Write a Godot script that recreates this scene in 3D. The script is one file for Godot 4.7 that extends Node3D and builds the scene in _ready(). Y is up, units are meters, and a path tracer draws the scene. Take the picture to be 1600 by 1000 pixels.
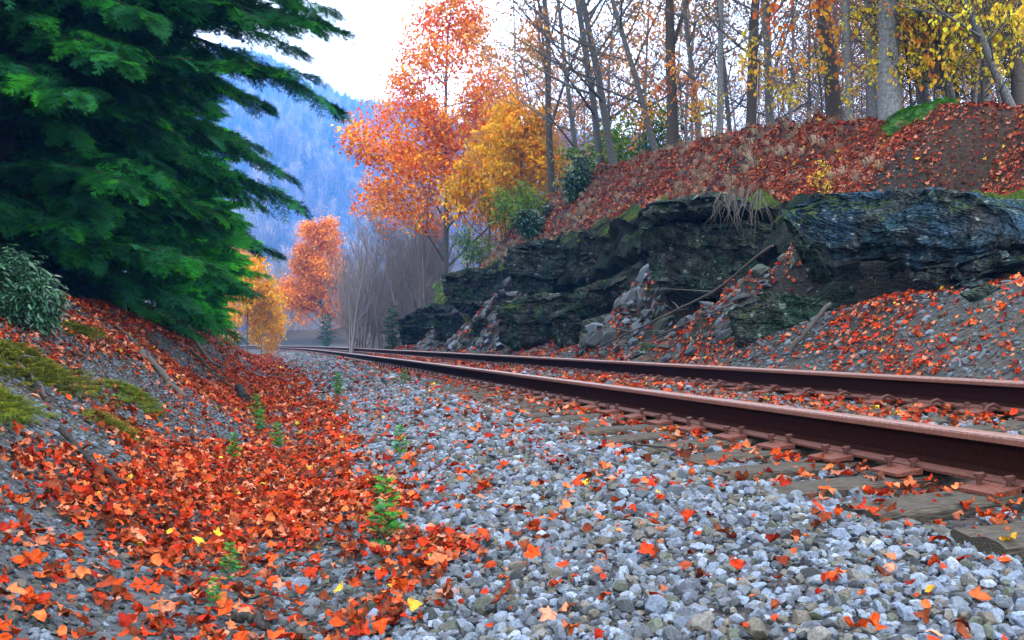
extends Node3D

# ---------------------------------------------------------------- small helpers
var names := {}
var yaw := atan(360.0 / 1600.0)
var eye_height := 0.49
var hummock := FastNoiseLite.new()
var broad := FastNoiseLite.new()
var grain := FastNoiseLite.new()
var facet := FastNoiseLite.new()
var rng := RandomNumberGenerator.new()

class Shape:
	var v := PackedVector3Array()
	var n := PackedVector3Array()
	var c := PackedColorArray()
	var i := PackedInt32Array()

	func tube(pts: PackedVector3Array, radii: PackedFloat32Array, sides: int, cap := false) -> void:
		var first := v.size()
		var side := Vector3(1, 0, 0)
		var last := pts.size() - 1
		for k in pts.size():
			var d: Vector3 = (pts[mini(k + 1, last)] - pts[maxi(k - 1, 0)]).normalized()
			if absf(d.dot(side)) > 0.95:
				side = Vector3(0, 0, 1) if absf(d.z) < 0.9 else Vector3(0, 1, 0)
			var a := (side - d * d.dot(side)).normalized()
			var b := d.cross(a)
			side = a
			for j in sides:
				var t := TAU * j / sides
				var o := a * cos(t) + b * sin(t)
				v.append(pts[k] + o * radii[k])
				n.append(o)
		for k in last:
			for j in sides:
				var p := first + k * sides + j
				var q := first + k * sides + (j + 1) % sides
				i.append_array(PackedInt32Array([p, p + sides, q, q, p + sides, q + sides]))
		if cap:
			for e in 2:
				var base: int = first + (last * sides if e else 0)
				var d2: Vector3 = (pts[last] - pts[last - 1]).normalized() if e else (pts[0] - pts[1]).normalized()
				var m := v.size()
				v.append(pts[last if e else 0])
				n.append(d2)
				for j in sides:
					v.append(v[base + j])
					n.append(d2)
				for j in sides:
					var x := m + 1 + j
					var y := m + 1 + (j + 1) % sides
					if e:
						i.append_array(PackedInt32Array([m, y, x]))
					else:
						i.append_array(PackedInt32Array([m, x, y]))

	func flat(a: Vector3, b: Vector3, d: Vector3) -> void:      # a loose triangle, for meshes without normals
		var k := v.size()
		v.append(a)
		v.append(b)
		v.append(d)
		i.append_array(PackedInt32Array([k, k + 1, k + 2]))

	func quad(a: Vector3, b: Vector3, d: Vector3, e: Vector3) -> void:
		var k := v.size()
		v.append_array(PackedVector3Array([a, b, d, e]))
		i.append_array(PackedInt32Array([k, k + 2, k + 1, k, k + 3, k + 2]))

	func commit() -> ArrayMesh:
		var arrays := []
		arrays.resize(Mesh.ARRAY_MAX)
		arrays[Mesh.ARRAY_VERTEX] = v
		if n.size() == v.size():
			arrays[Mesh.ARRAY_NORMAL] = n
		if c.size() == v.size():
			arrays[Mesh.ARRAY_COLOR] = c
		arrays[Mesh.ARRAY_INDEX] = i
		var m := ArrayMesh.new()
		m.add_surface_from_arrays(Mesh.PRIMITIVE_TRIANGLES, arrays)
		return m

class Scatter:
	var t: Array[Transform3D] = []
	var c := PackedColorArray()
	func put(x: Transform3D, k: Color) -> void:
		t.append(x)
		c.append(k)

func numbered(called: String) -> String:
	if not names.has(called):
		names[called] = 0
		return called
	names[called] += 1
	return "%s_%03d" % [called, names[called]]

func tag(o: Node3D, label: String, category: String, group := "") -> Node3D:
	o.set_meta("label", label)
	o.set_meta("category", category)
	if group:
		o.set_meta("group", group)
	return o

func thing(called: String, label: String, category: String, at := Vector3.ZERO, group := "") -> Node3D:
	var o := Node3D.new()
	o.name = numbered(called)
	o.position = at
	add_child(o)
	return tag(o, label, category, group)

func part(called: String, mesh: Mesh, m: Material, parent: Node, at := Transform3D()) -> MeshInstance3D:
	var o := MeshInstance3D.new()
	o.name = called if parent != self else numbered(called)
	o.mesh = mesh
	o.material_override = m
	o.transform = at
	parent.add_child(o, true)
	return o

func structure(called: String, mesh: Mesh, m: Material) -> MeshInstance3D:
	var o := part(called, mesh, m, self)
	o.set_meta("kind", "structure")
	return o

func many(called: String, mesh: Mesh, m: Material, s: Scatter, parent: Node) -> MultiMeshInstance3D:
	var mm := MultiMesh.new()
	mm.transform_format = MultiMesh.TRANSFORM_3D
	mm.use_colors = true
	mm.mesh = mesh
	mm.instance_count = s.t.size()
	for k in s.t.size():
		mm.set_instance_transform(k, s.t[k])
		mm.set_instance_color(k, s.c[k])
	var o := MultiMeshInstance3D.new()
	o.name = called if parent != self else numbered(called)
	o.multimesh = mm
	o.material_override = m
	o.set_meta("kind", "stuff")
	parent.add_child(o, true)
	return o

func copy_of(o: Node3D, label: String, at: Vector3, turn: Vector3, size: float, group := "") -> Node3D:
	var d: Node3D = o.duplicate()
	d.name = numbered(o.name.rstrip("0123456789").rstrip("_"))
	add_child(d)
	d.position = at
	d.rotation = turn
	d.scale = Vector3.ONE * size
	d.set_meta("label", label)
	if group:
		d.set_meta("group", group)
	elif d.has_meta("group"):
		d.remove_meta("group")
	return d

func rnd(a: float, b: float) -> float:
	return rng.randf_range(a, b)

func tone(palette: Array, spread := 0.25) -> Color:      # a linear colour of the palette, a little lighter or darker
	var k: Color = palette[rng.randi() % palette.size()]
	var f := 1.0 + rnd(-spread, spread)
	return Color(k.r * f, k.g * f, k.b * f)

func lin(r: float, g: float, b: float) -> Color:
	return Color(r, g, b).linear_to_srgb()

# ---------------------------------------------------------------- materials
func noise_texture(kind: int, frequency: float, low: Color, high: Color, size := 512, octaves := 4, as_normal := false, bump := 4.0, sd := 1) -> NoiseTexture2D:
	var f := FastNoiseLite.new()
	f.seed = sd
	f.noise_type = kind
	f.frequency = frequency
	f.fractal_octaves = octaves
	if kind == FastNoiseLite.TYPE_CELLULAR:
		f.cellular_return_type = FastNoiseLite.RETURN_CELL_VALUE if not as_normal else FastNoiseLite.RETURN_DISTANCE2_SUB
		f.fractal_type = FastNoiseLite.FRACTAL_NONE
	var t := NoiseTexture2D.new()
	t.width = size
	t.height = size
	t.seamless = true
	t.noise = f
	if as_normal:
		t.as_normal_map = true
		t.bump_strength = bump
	else:
		var g := Gradient.new()
		g.set_color(0, low)
		g.set_color(1, high)
		t.color_ramp = g
	return t

func plain(r: float, g: float, b: float, rough := 0.8, tinted := false) -> StandardMaterial3D:
	var m := StandardMaterial3D.new()
	m.albedo_color = lin(r * 0.66, g * 0.66, b * 0.66)
	m.roughness = rough
	m.metallic_specular = 0.35
	m.vertex_color_use_as_albedo = tinted
	return m

func textured(m: StandardMaterial3D, colour: Texture2D, normal: Texture2D, size: Vector3, depth := 1.0, in_world := true) -> StandardMaterial3D:
	m.albedo_texture = colour
	m.uv1_triplanar = true
	m.uv1_world_triplanar = in_world
	m.uv1_scale = size
	if normal:
		m.normal_enabled = true
		m.normal_texture = normal
		m.normal_scale = depth
	return m

func leafy(r: float, g: float, b: float, through := 0.5, rough := 0.6) -> StandardMaterial3D:
	var m := plain(r, g, b, rough, true)
	m.backlight_enabled = true
	m.metallic_specular = 0.12
	m.backlight = Color(through, through, through)
	return m

# ---------------------------------------------------------------- the lie of the land
# s is the distance along the track from the camera, x the distance to the right of the camera's own line beside it.
func bend(s: float) -> float:
	s = minf(s, 160.0)
	if s <= 0.0:
		return 0.0
	return -s * s / 5000.0 - pow(maxf(0.0, s - 50.0), 3.0) * 2.6e-5

func ramp(x: float, xs: Array, ys: Array) -> float:
	var last := xs.size() - 1
	if x <= xs[0]:
		return ys[0]
	for k in last:
		if x < xs[k + 1]:
			var t: float = (x - xs[k]) / (xs[k + 1] - xs[k])
			return lerpf(ys[k], ys[k + 1], t)
	return ys[last]

func cant(x: float) -> float:                      # the banked plane of the tie tops
	return -0.007 + (x - 2.5) * 0.0733

func ballast_y(x: float, s: float) -> float:
	var y := ramp(x, [-0.6, 0.2, 0.8, 1.4, 1.75, 1.9, 2.1], [-0.5, -0.33, -0.2, -0.112, -0.09, -0.10, -0.09])
	if x > 1.9:
		y = cant(x) - 0.035 - 0.018 * smoothstep(2.55, 2.4, x)
	if x > 4.6:
		y = cant(4.6) - 0.035 - (x - 4.6) * 0.25
	return y + hummock.get_noise_2d(x * 3.0, s * 3.0) * 0.02

func ledge_top(s: float) -> float:
	return ramp(s, [5.0, 7.0, 9.0, 11.0, 13.0, 18.0, 26.0, 40.0, 47.0, 60.0], [1.6, 1.7, 1.85, 2.2, 2.5, 3.1, 3.25, 3.0, 1.3, 0.9])

func gully(s: float, x := 6.5) -> float:      # where soil and leaves run down between the rocks
	var g := 0.0
	s += hummock.get_noise_2d(x * 1.6, s * 1.2) * 0.8
	for q in [[13.0, 0.5], [17.1, 0.6], [27.0, 1.1], [31.0, 0.6], [37.5, 1.2]]:
		g = maxf(g, smoothstep(q[1] * 1.7, q[1] * 0.3, absf(s - q[0] + (x - 6.5) * 0.25)))
	return g

func ground_y(x: float, s: float) -> float:
	var w := hummock.get_noise_2d(x, s)
	var w2 := broad.get_noise_2d(x, s)
	if x < 1.2:
		var k := ramp(s, [0.0, 8.0, 22.0, 40.0, 85.0, 150.0], [0.85, 1.0, 1.35, 1.15, 0.25, 0.3])
		var y := ramp(x + w2 * 0.25, [-60.0, -14.0, -6.0, -2.6, -1.7, -0.9, -0.35, 0.2, 0.9, 1.5], [2.6, 1.7, 1.15, 0.86, 0.45, -0.1, -0.34, -0.36, -0.3, -0.3])
		if y > -0.3:
			y = -0.3 + (y + 0.3) * k
		return y + w * ramp(x, [-3.0, -0.6, 0.4], [0.16, 0.05, 0.02])
	if x < 4.7:
		return -0.3 + maxf(0.0, x - 3.6) * 0.2
	var foot := ramp(s, [6.0, 9.0, 12.0, 18.0, 30.0, 45.0, 60.0], [1.05, 0.95, 0.75, 0.5, 0.45, 0.35, 0.3])
	var top := ledge_top(s)
	var crest := ramp(s, [4.0, 10.0, 14.0, 18.0, 28.0, 36.0, 47.0, 60.0, 160.0], [3.0, 3.45, 3.95, 4.5, 5.4, 5.4, 2.4, 1.8, 2.0])
	# nearer than the rocks the bank is a plain slope of leaves
	var steep := ramp(s, [6.5, 8.5], [0.0, 1.0])
	var fan := gully(s, x)
	var own_x := x
	var hollow := smoothstep(9.0, 9.5, s) * smoothstep(12.2, 11.6, s)
	x -= 1.35 * hollow * smoothstep(6.2, 7.0, x) * smoothstep(10.4, 8.8, x)
	var y2 := ramp(x, [4.6, 5.05, 6.1, 7.05, 7.4, 8.8, 14.0, 40.0, 90.0], [0.0, 0.16, foot, lerpf(lerpf(foot, top, 0.6), foot + 0.12, steep), top, crest, crest - 0.1, crest - 2.0, crest - 5.0])
	y2 = lerpf(y2, maxf(y2, ramp(own_x, [5.1, 6.2, 7.6, 8.8], [0.18, lerpf(foot, top, 0.36), lerpf(foot, top, 0.86), crest]) + fan * 0.28 * hummock.get_noise_2d(own_x * 4.0, s * 4.0)), fan * (1.0 - hollow))
	return y2 + w * ramp(x, [4.8, 6.0, 8.0, 20.0], [0.02, 0.06, 0.14, 0.35]) + w2 * ramp(x, [5.5, 9.0, 20.0], [0.0, 0.25, 0.5])

func on_ground(x: float, s: float) -> Vector3:
	return Vector3(x + bend(s), maxf(ground_y(x, s), ballast_y(x, s) if x > 0.1 and x < 4.95 else -9.0), -s)

func spot(px: float, away: float) -> Vector3:       # the ground in the direction of a column of the photograph, so many metres off
	var u := (px - 800.0) / 1600.0 * away
	var x := u * cos(yaw) + away * sin(yaw)
	var s := away * cos(yaw) - u * sin(yaw)
	return on_ground(x - bend(s), s)

func crest_spot(px: float, back: float) -> Vector3:      # behind the crest of the right bank, in that direction
	return spot(px, (9.1 + back) / ((px - 800.0) / 1600.0 * cos(yaw) + sin(yaw)))

func sheet(xs: PackedFloat32Array, ss: PackedFloat32Array, height: Callable, colour: Callable, follow := true) -> ArrayMesh:
	var sh := Shape.new()
	var w := xs.size()
	for b in ss:
		for a in xs:
			sh.v.append(Vector3(a + (bend(b) if follow else 0.0), height.call(a, b), -b))
			sh.c.append(colour.call(a, b))
	for j in ss.size():
		for k in w:
			var dx: Vector3 = sh.v[j * w + mini(k + 1, w - 1)] - sh.v[j * w + maxi(k - 1, 0)]
			var ds: Vector3 = sh.v[mini(j + 1, ss.size() - 1) * w + k] - sh.v[maxi(j - 1, 0) * w + k]
			sh.n.append(dx.cross(ds).normalized())
	for j in ss.size() - 1:
		for k in w - 1:
			var p := j * w + k
			sh.i.append_array(PackedInt32Array([p, p + w, p + 1, p + 1, p + w, p + w + 1]))
	return sh.commit()

func steps(stops: Array) -> PackedFloat32Array:       # [from, step, to, step, to, ...]
	var out := PackedFloat32Array([stops[0]])
	for k in range(1, stops.size(), 2):
		var a: float = out[out.size() - 1]
		var count := int(round((stops[k + 1] - a) / stops[k]))
		for j in range(1, count + 1):
			out.append(lerpf(a, stops[k + 1], float(j) / count))
	return out

# ---------------------------------------------------------------- stones, leaves, sprays
func ball_points(level: int) -> Array:                # icosphere: [vertices, indices]
	var t := (1.0 + sqrt(5.0)) / 2.0
	var v: Array[Vector3] = []
	for p in [Vector3(-1, t, 0), Vector3(1, t, 0), Vector3(-1, -t, 0), Vector3(1, -t, 0), Vector3(0, -1, t), Vector3(0, 1, t), Vector3(0, -1, -t), Vector3(0, 1, -t), Vector3(t, 0, -1), Vector3(t, 0, 1), Vector3(-t, 0, -1), Vector3(-t, 0, 1)]:
		v.append(p.normalized())
	var f := [0, 11, 5, 0, 5, 1, 0, 1, 7, 0, 7, 10, 0, 10, 11, 1, 5, 9, 5, 11, 4, 11, 10, 2, 10, 7, 6, 7, 1, 8, 3, 9, 4, 3, 4, 2, 3, 2, 6, 3, 6, 8, 3, 8, 9, 4, 9, 5, 2, 4, 11, 6, 2, 10, 8, 6, 7, 9, 8, 1]
	for l in level:
		var g := []
		var mid := {}
		for k in range(0, f.size(), 3):
			var m := []
			for e in 3:
				var a: int = f[k + e]
				var b: int = f[k + (e + 1) % 3]
				var key := mini(a, b) * 100000 + maxi(a, b)
				if not mid.has(key):
					mid[key] = v.size()
					v.append((v[a] + v[b]).normalized())
				m.append(mid[key])
			g.append_array([f[k], m[0], m[2], f[k + 1], m[1], m[0], f[k + 2], m[2], m[1], m[0], m[1], m[2]])
		f = g
	return [v, f]

func stone_mesh(sd: int, shape: Vector3, level := 3, cuts := 13) -> ArrayMesh:      # a ball cut by planes: broken, angular stone
	rng.seed = sd
	var ball := ball_points(level)
	var planes := []
	for k in cuts:
		var h := 1.0 - 2.0 * (k + 0.5) / cuts
		var d := (Vector3(sqrt(1.0 - h * h) * cos(k * 2.4), h, sqrt(1.0 - h * h) * sin(k * 2.4)) + Vector3(rnd(-1, 1), rnd(-1, 1), rnd(-1, 1)) * 0.45).normalized()
		planes.append([d, rnd(0.5, 0.84)])
	var sh := Shape.new()
	var pts: Array[Vector3] = []
	for d: Vector3 in ball[0]:
		var r := 1.0
		for p in planes:
			var along: float = d.dot(p[0])
			if along > 0.05:
				r = minf(r, p[1] / along)
		pts.append(d * r * shape + Vector3(rnd(-1, 1), rnd(-1, 1), rnd(-1, 1)) * 0.006)
	for k in range(0, ball[1].size(), 3):
		sh.flat(pts[ball[1][k]], pts[ball[1][k + 2]], pts[ball[1][k + 1]])
	return sh.commit()

func leaf_mesh(sd: int, lobes: int, curl: float) -> ArrayMesh:      # one fallen leaf, about one unit long
	rng.seed = sd
	var sh := Shape.new()
	var rim := PackedVector3Array()
	var count := lobes * 4 if lobes > 1 else 12
	for k in count:
		var a := TAU * k / count
		var r := 0.5
		if lobes > 1:
			r = lerpf(0.33, 0.53, pow(absf(cos(a * lobes * 0.5)), 1.2)) * (1.0 - 0.25 * maxf(0.0, -cos(a)))
		else:
			r = 0.5 * (1.0 - 0.45 * absf(sin(a)))
		r *= rnd(0.88, 1.1)
		rim.append(Vector3(cos(a) * r, 0, sin(a) * r))
	var bendx := rnd(0.3, 1.0) * curl
	var bendz := rnd(-0.9, 0.9) * curl
	var lift := func(p: Vector3) -> Vector3:
		return Vector3(p.x * (1.0 - absf(p.x) * bendx * 0.5), p.x * p.x * bendx * 1.3 + p.z * p.z * bendz * 1.7 + absf(p.z) * 0.22 * curl, p.z * (1.0 - absf(p.z) * absf(bendz) * 0.5))
	var half := PackedVector3Array()
	for p in rim:
		half.append(lift.call(p * 0.5) + Vector3(0, rnd(-0.05, 0.05), 0))
	for k in count:
		rim[k] = lift.call(rim[k]) + Vector3(rnd(-0.04, 0.04), rnd(-0.10, 0.14) * curl, rnd(-0.04, 0.04))
	var tones := PackedFloat32Array()
	for k in count * 2:
		tones.append(rnd(0.45, 1.1) if k < count else rnd(0.7, 1.15))
	for k in count:
		var j := (k + 1) % count
		sh.flat(Vector3.ZERO, half[k], half[j])
		sh.flat(half[k], rim[k], rim[j])
		sh.flat(half[k], rim[j], half[j])
		for f in [1.1, tones[count + k], tones[count + j], tones[count + k], tones[k], tones[j], tones[count + k], tones[j], tones[count + j]]:
			sh.c.append(Color(f, f, f))
	# the stalk
	var st := lift.call(Vector3(-0.42, 0, 0))
	sh.flat(st + Vector3(0, 0, 0.012), st - Vector3(0, 0, 0.012), st + Vector3(-0.3, rnd(-0.02, 0.15), rnd(-0.1, 0.1)))
	for k in 3:
		sh.c.append(Color(0.5, 0.5, 0.5))
	return sh.commit()

func cluster_mesh(sd: int, leaves: int, reach: float, size: float, droop: float, wide := 0.6) -> ArrayMesh:      # a few leaves round a twig end
	rng.seed = sd
	var sh := Shape.new()
	for k in leaves:
		var at := Vector3(rnd(-1, 1), rnd(-0.8, 0.8), rnd(-1, 1)) * reach
		var dir := (Vector3(rnd(-1, 1), rnd(-0.5, 0.4) - droop, rnd(-1, 1))).normalized()
		var up := (Vector3.UP + Vector3(rnd(-0.7, 0.7), 0, rnd(-0.7, 0.7))).normalized()
		var side := dir.cross(up).normalized()
		var l := size * rnd(0.7, 1.25)
		var w := l * wide * rnd(0.75, 1.1)
		var fold := side.cross(dir) * w * rnd(-0.1, 0.25)
		var tip := at + dir * l - Vector3(0, 0.12 * l, 0)
		var m1 := at + dir * l * 0.35
		var m2 := at + dir * l * 0.72
		sh.flat(at, m1 + side * w * 0.5 + fold, m1)
		sh.flat(at, m1, m1 - side * w * 0.5 + fold)
		sh.quad(m1, m1 + side * w * 0.5 + fold, m2 + side * w * 0.36 + fold, m2)
		sh.quad(m1, m2, m2 - side * w * 0.36 + fold, m1 - side * w * 0.5 + fold)
		sh.flat(m2, m2 + side * w * 0.36 + fold, tip)
		sh.flat(m2, tip, m2 - side * w * 0.36 + fold)
	return sh.commit()

func spray_mesh(sd: int, twigs: int, needle: float, droop: float) -> ArrayMesh:      # a flat spray of hemlock, one unit long, along +x
	rng.seed = sd
	var sh := Shape.new()
	var shape := func(p: Vector3) -> Vector3:
		return p + Vector3(0, -droop * p.x * p.x - 0.25 * p.z * p.z, 0)
	var strip := func(a: Vector3, b: Vector3, every: float) -> void:
		var d := (b - a).normalized()
		var w := Vector3(-d.z, 0, d.x)
		var length := (b - a).length()
		var count := maxi(3, int(length / every))
		sh.flat(shape.call(a + w * 0.006), shape.call(a - w * 0.006), shape.call(b))
		for k in count:
			var p := a + d * length * (k + 0.3) / count
			for e in [-1.0, 1.0]:
				var nl := needle * rnd(0.7, 1.1) * (1.0 - 0.4 * k / count)
				var o: Vector3 = d * 0.75 + w * e
				var q := p + o * nl + Vector3(0, rnd(-0.3, 0.35) * nl, 0)
				sh.flat(shape.call(p - d * needle * 0.24), shape.call(p + d * needle * 0.24), shape.call(q))
	strip.call(Vector3.ZERO, Vector3(1, 0, 0), needle * 0.9)
	for k in twigs:
		var t := 0.04 + 0.9 * (k + rnd(-0.2, 0.2)) / twigs
		var side := 1.0 if k % 2 else -1.0
		var l := (0.46 * pow(1.0 - t, 0.75) + 0.05) * rnd(0.5, 1.15)
		var a := deg_to_rad(rnd(42, 58)) * side
		var p := Vector3(t, rnd(-0.01, 0.01), 0)
		var q := p + Vector3(cos(a) * l, rnd(-0.03, 0.05), sin(a) * l)
		strip.call(p, q, needle * 0.62)
		if l > 0.25:
			for e in [-1.0, 1.0]:
				var p2 := p.lerp(q, rnd(0.4, 0.55))
				var a2: float = a + e * deg_to_rad(rnd(35, 50))
				strip.call(p2, p2 + Vector3(cos(a2), 0, sin(a2)) * l * 0.45, needle * 0.7)
	return sh.commit()

# ---------------------------------------------------------------- trees
class Habit:
	var segs := [9, 6, 4, 3]
	var kids := [14, 7, 6]
	var angle := [55.0, 50.0, 45.0]
	var ratio := [0.42, 0.5, 0.5]
	var first := [0.35, 0.2, 0.15]
	var lift := [0.02, 0.10, 0.06, 0.03]
	var wobble := [0.06, 0.14, 0.2, 0.25]
	var sides := [9, 5, 4, 3]
	var thin := [0.7, 0.75, 0.75, 0.6]
	var depth := 3
	var least := 0.006

func grow(trunk: Shape, limbs: Shape, at: Vector3, dir: Vector3, length: float, r: float, level: int, h: Habit, tips: Array) -> void:
	var segs: int = h.segs[level]
	var pts := PackedVector3Array([at])
	var radii := PackedFloat32Array([r * (1.25 if level == 0 else 1.0)])
	var p := at
	var d := dir
	for k in segs:
		var wob: float = h.wobble[level]
		d = (d + Vector3(rnd(-1, 1), rnd(-0.6, 0.6), rnd(-1, 1)) * wob + Vector3.UP * float(h.lift[level])).normalized()
		p += d * length / segs
		pts.append(p)
		radii.append(maxf(h.least, r * (1.0 - float(h.thin[level]) * (k + 1) / segs)))
	(trunk if level == 0 else limbs).tube(pts, radii, h.sides[level])
	if level >= h.depth:
		tips.append([p, d])
		tips.append([pts[segs - 1], d])
		return
	var count: int = h.kids[level]
	for k in count:
		var t := lerpf(h.first[level], 0.98, (k + rnd(0.1, 0.9)) / count)
		var at_seg := mini(int(t * segs), segs - 1)
		var q := pts[at_seg].lerp(pts[at_seg + 1], t * segs - at_seg)
		var own: Vector3 = (pts[at_seg + 1] - pts[at_seg]).normalized()
		var round_ := k * 2.4 + rnd(-0.6, 0.6)
		var a: Vector3 = own.cross(Vector3(cos(round_), 0.13, sin(round_))).normalized()
		var cd := own.rotated(a, deg_to_rad(float(h.angle[level]) * rnd(0.75, 1.25)))
		var cl := length * float(h.ratio[level]) * (1.15 - 0.6 * t) * rnd(0.7, 1.2)
		var cr := minf(radii[at_seg] * 0.6, maxf(h.least, r * 0.42 * (1.1 - 0.7 * t)))
		grow(trunk, limbs, q, cd, cl, cr, level + 1, h, tips)

func tree(called: String, label: String, category: String, sd: int, height: float, r: float, h: Habit, bark: Material, tips: Array, group := "", stems := 1) -> Node3D:
	rng.seed = sd
	var o := thing(called, label, category, Vector3.ZERO, group)
	var trunk := Shape.new()
	var limbs := Shape.new()
	for k in stems:
		var off := Vector3.ZERO if stems == 1 else Vector3(rnd(-0.3, 0.3), 0, rnd(-0.3, 0.3))
		var lean := Vector3(rnd(-0.05, 0.05), 1, rnd(-0.05, 0.05)) if stems == 1 else Vector3(off.x * 0.8, 1, off.z * 0.8)
		grow(trunk, limbs, off - Vector3(0, 0.3, 0), lean.normalized(), height * (1.0 if k == 0 else rnd(0.6, 1.0)), r * (1.0 if k == 0 else rnd(0.6, 1.0)), 0, h, tips)
	part("trunk", trunk.commit(), bark, o)
	part("branches", limbs.commit(), bark, o)
	return o

func dress(o: Node3D, tips: Array, mesh: Mesh, m: Material, palette: Array, share: float, per_tip: int, jitter: float, size: float, keep: Callable) -> void:
	var s := Scatter.new()
	for tip in tips:
		for k in per_tip:
			if rng.randf() > share:
				continue
			var p: Vector3 = tip[0] + Vector3(rnd(-1, 1), rnd(-1, 0.7), rnd(-1, 1)) * jitter
			if not keep.call(p):
				continue
			var b := Basis(Vector3.UP, rnd(0, TAU)).rotated(Vector3.RIGHT, rnd(-0.5, 0.5)).scaled(Vector3.ONE * size * rnd(0.7, 1.25))
			s.put(Transform3D(b, p), tone(palette))
	many("leaves", mesh, m, s, o)

func hemlock(called: String, label: String, sd: int, height: float, spread: float, low: float, spacing: float, sprays: Array, m: Material, bark: Material, palette: Array, spray_size: float, density: float, up := 0.0, spread_of_tone := 0.4) -> Node3D:
	rng.seed = sd
	var o := thing(called, label, "tree")
	var trunk := Shape.new()
	var limbs := Shape.new()
	var pts := PackedVector3Array()
	var radii := PackedFloat32Array()
	for k in 13:
		pts.append(Vector3(rnd(-0.03, 0.03), height * k / 12.0 - 0.4, rnd(-0.03, 0.03)))
		radii.append(maxf(height * 0.0015, height * 0.016 * (1.0 - k / 12.2)))
	trunk.tube(pts, radii, 10)
	var out := [Scatter.new(), Scatter.new(), Scatter.new()]
	var y := low
	var turn := 0.0
	while y < height * 0.97:
		var f := y / height
		turn += 2.4 + rnd(-0.5, 0.5)
		var length := spread * pow(1.0 - f, 0.75) * lerpf(0.6, 1.0, smoothstep(0.06, 0.3, f)) * (rnd(0.45, 0.95) if rng.randf() < 0.7 else rnd(0.85, 1.02)) + height * 0.01
		var d := Vector3(cos(turn), rnd(0.0, 0.3) + up, sin(turn)).normalized()
		var p := Vector3(0, y, 0)
		var bp := PackedVector3Array([p])
		var br := PackedFloat32Array([0.0012 + length * 0.010])
		var n := 9
		for k in n:
			d = (d + Vector3(rnd(-0.08, 0.08), -0.065 * (1.0 - up) + rnd(-0.05, 0.05), rnd(-0.08, 0.08))).normalized()
			p += d * length / n
			bp.append(p)
			br.append(maxf(0.0006 + length * 0.0004, (0.0012 + length * 0.010) * (1.0 - (k + 1.0) / (n + 0.5))))
		limbs.tube(bp, br, 4)
		var count := int(length * density) + 3
		for k in count:
			var t := lerpf(0.12, 1.0, (k + rnd(0.0, 1.0)) / count)
			var at := mini(int(t * n), n - 1)
			var q := bp[at].lerp(bp[at + 1], t * n - at)
			var own: Vector3 = (bp[at + 1] - bp[at]).normalized()
			var side := 1.0 if k % 2 else -1.0
			var ahead := own.rotated(Vector3.UP, side * deg_to_rad(rnd(30, 68)) * (1.0 if t < 0.93 else 0.2))
			ahead = (ahead + Vector3(0, rnd(-0.4, 0.2), 0)).normalized()
			var up_ := (Vector3.UP + Vector3(rnd(-0.7, 0.7), 0, rnd(-0.7, 0.7)))
			var across := ahead.cross(up_).normalized()
			var normal := across.cross(ahead)
			var l := spray_size * (0.55 + 0.6 * sin(PI * clampf(t * 0.85 + 0.12, 0, 1))) * rnd(0.7, 1.2) * minf(1.0, 0.45 + length * 0.35)
			out[rng.randi() % 3].put(Transform3D(Basis(ahead * l, normal * l, across * l), q), tone(palette, spread_of_tone))
		y += spacing * rnd(0.6, 1.4)
	part("trunk", trunk.commit(), bark, o)
	part("branches", limbs.commit(), bark, o)
	for k in 3:
		many("foliage", sprays[k], m, out[k], o)
	return o

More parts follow.
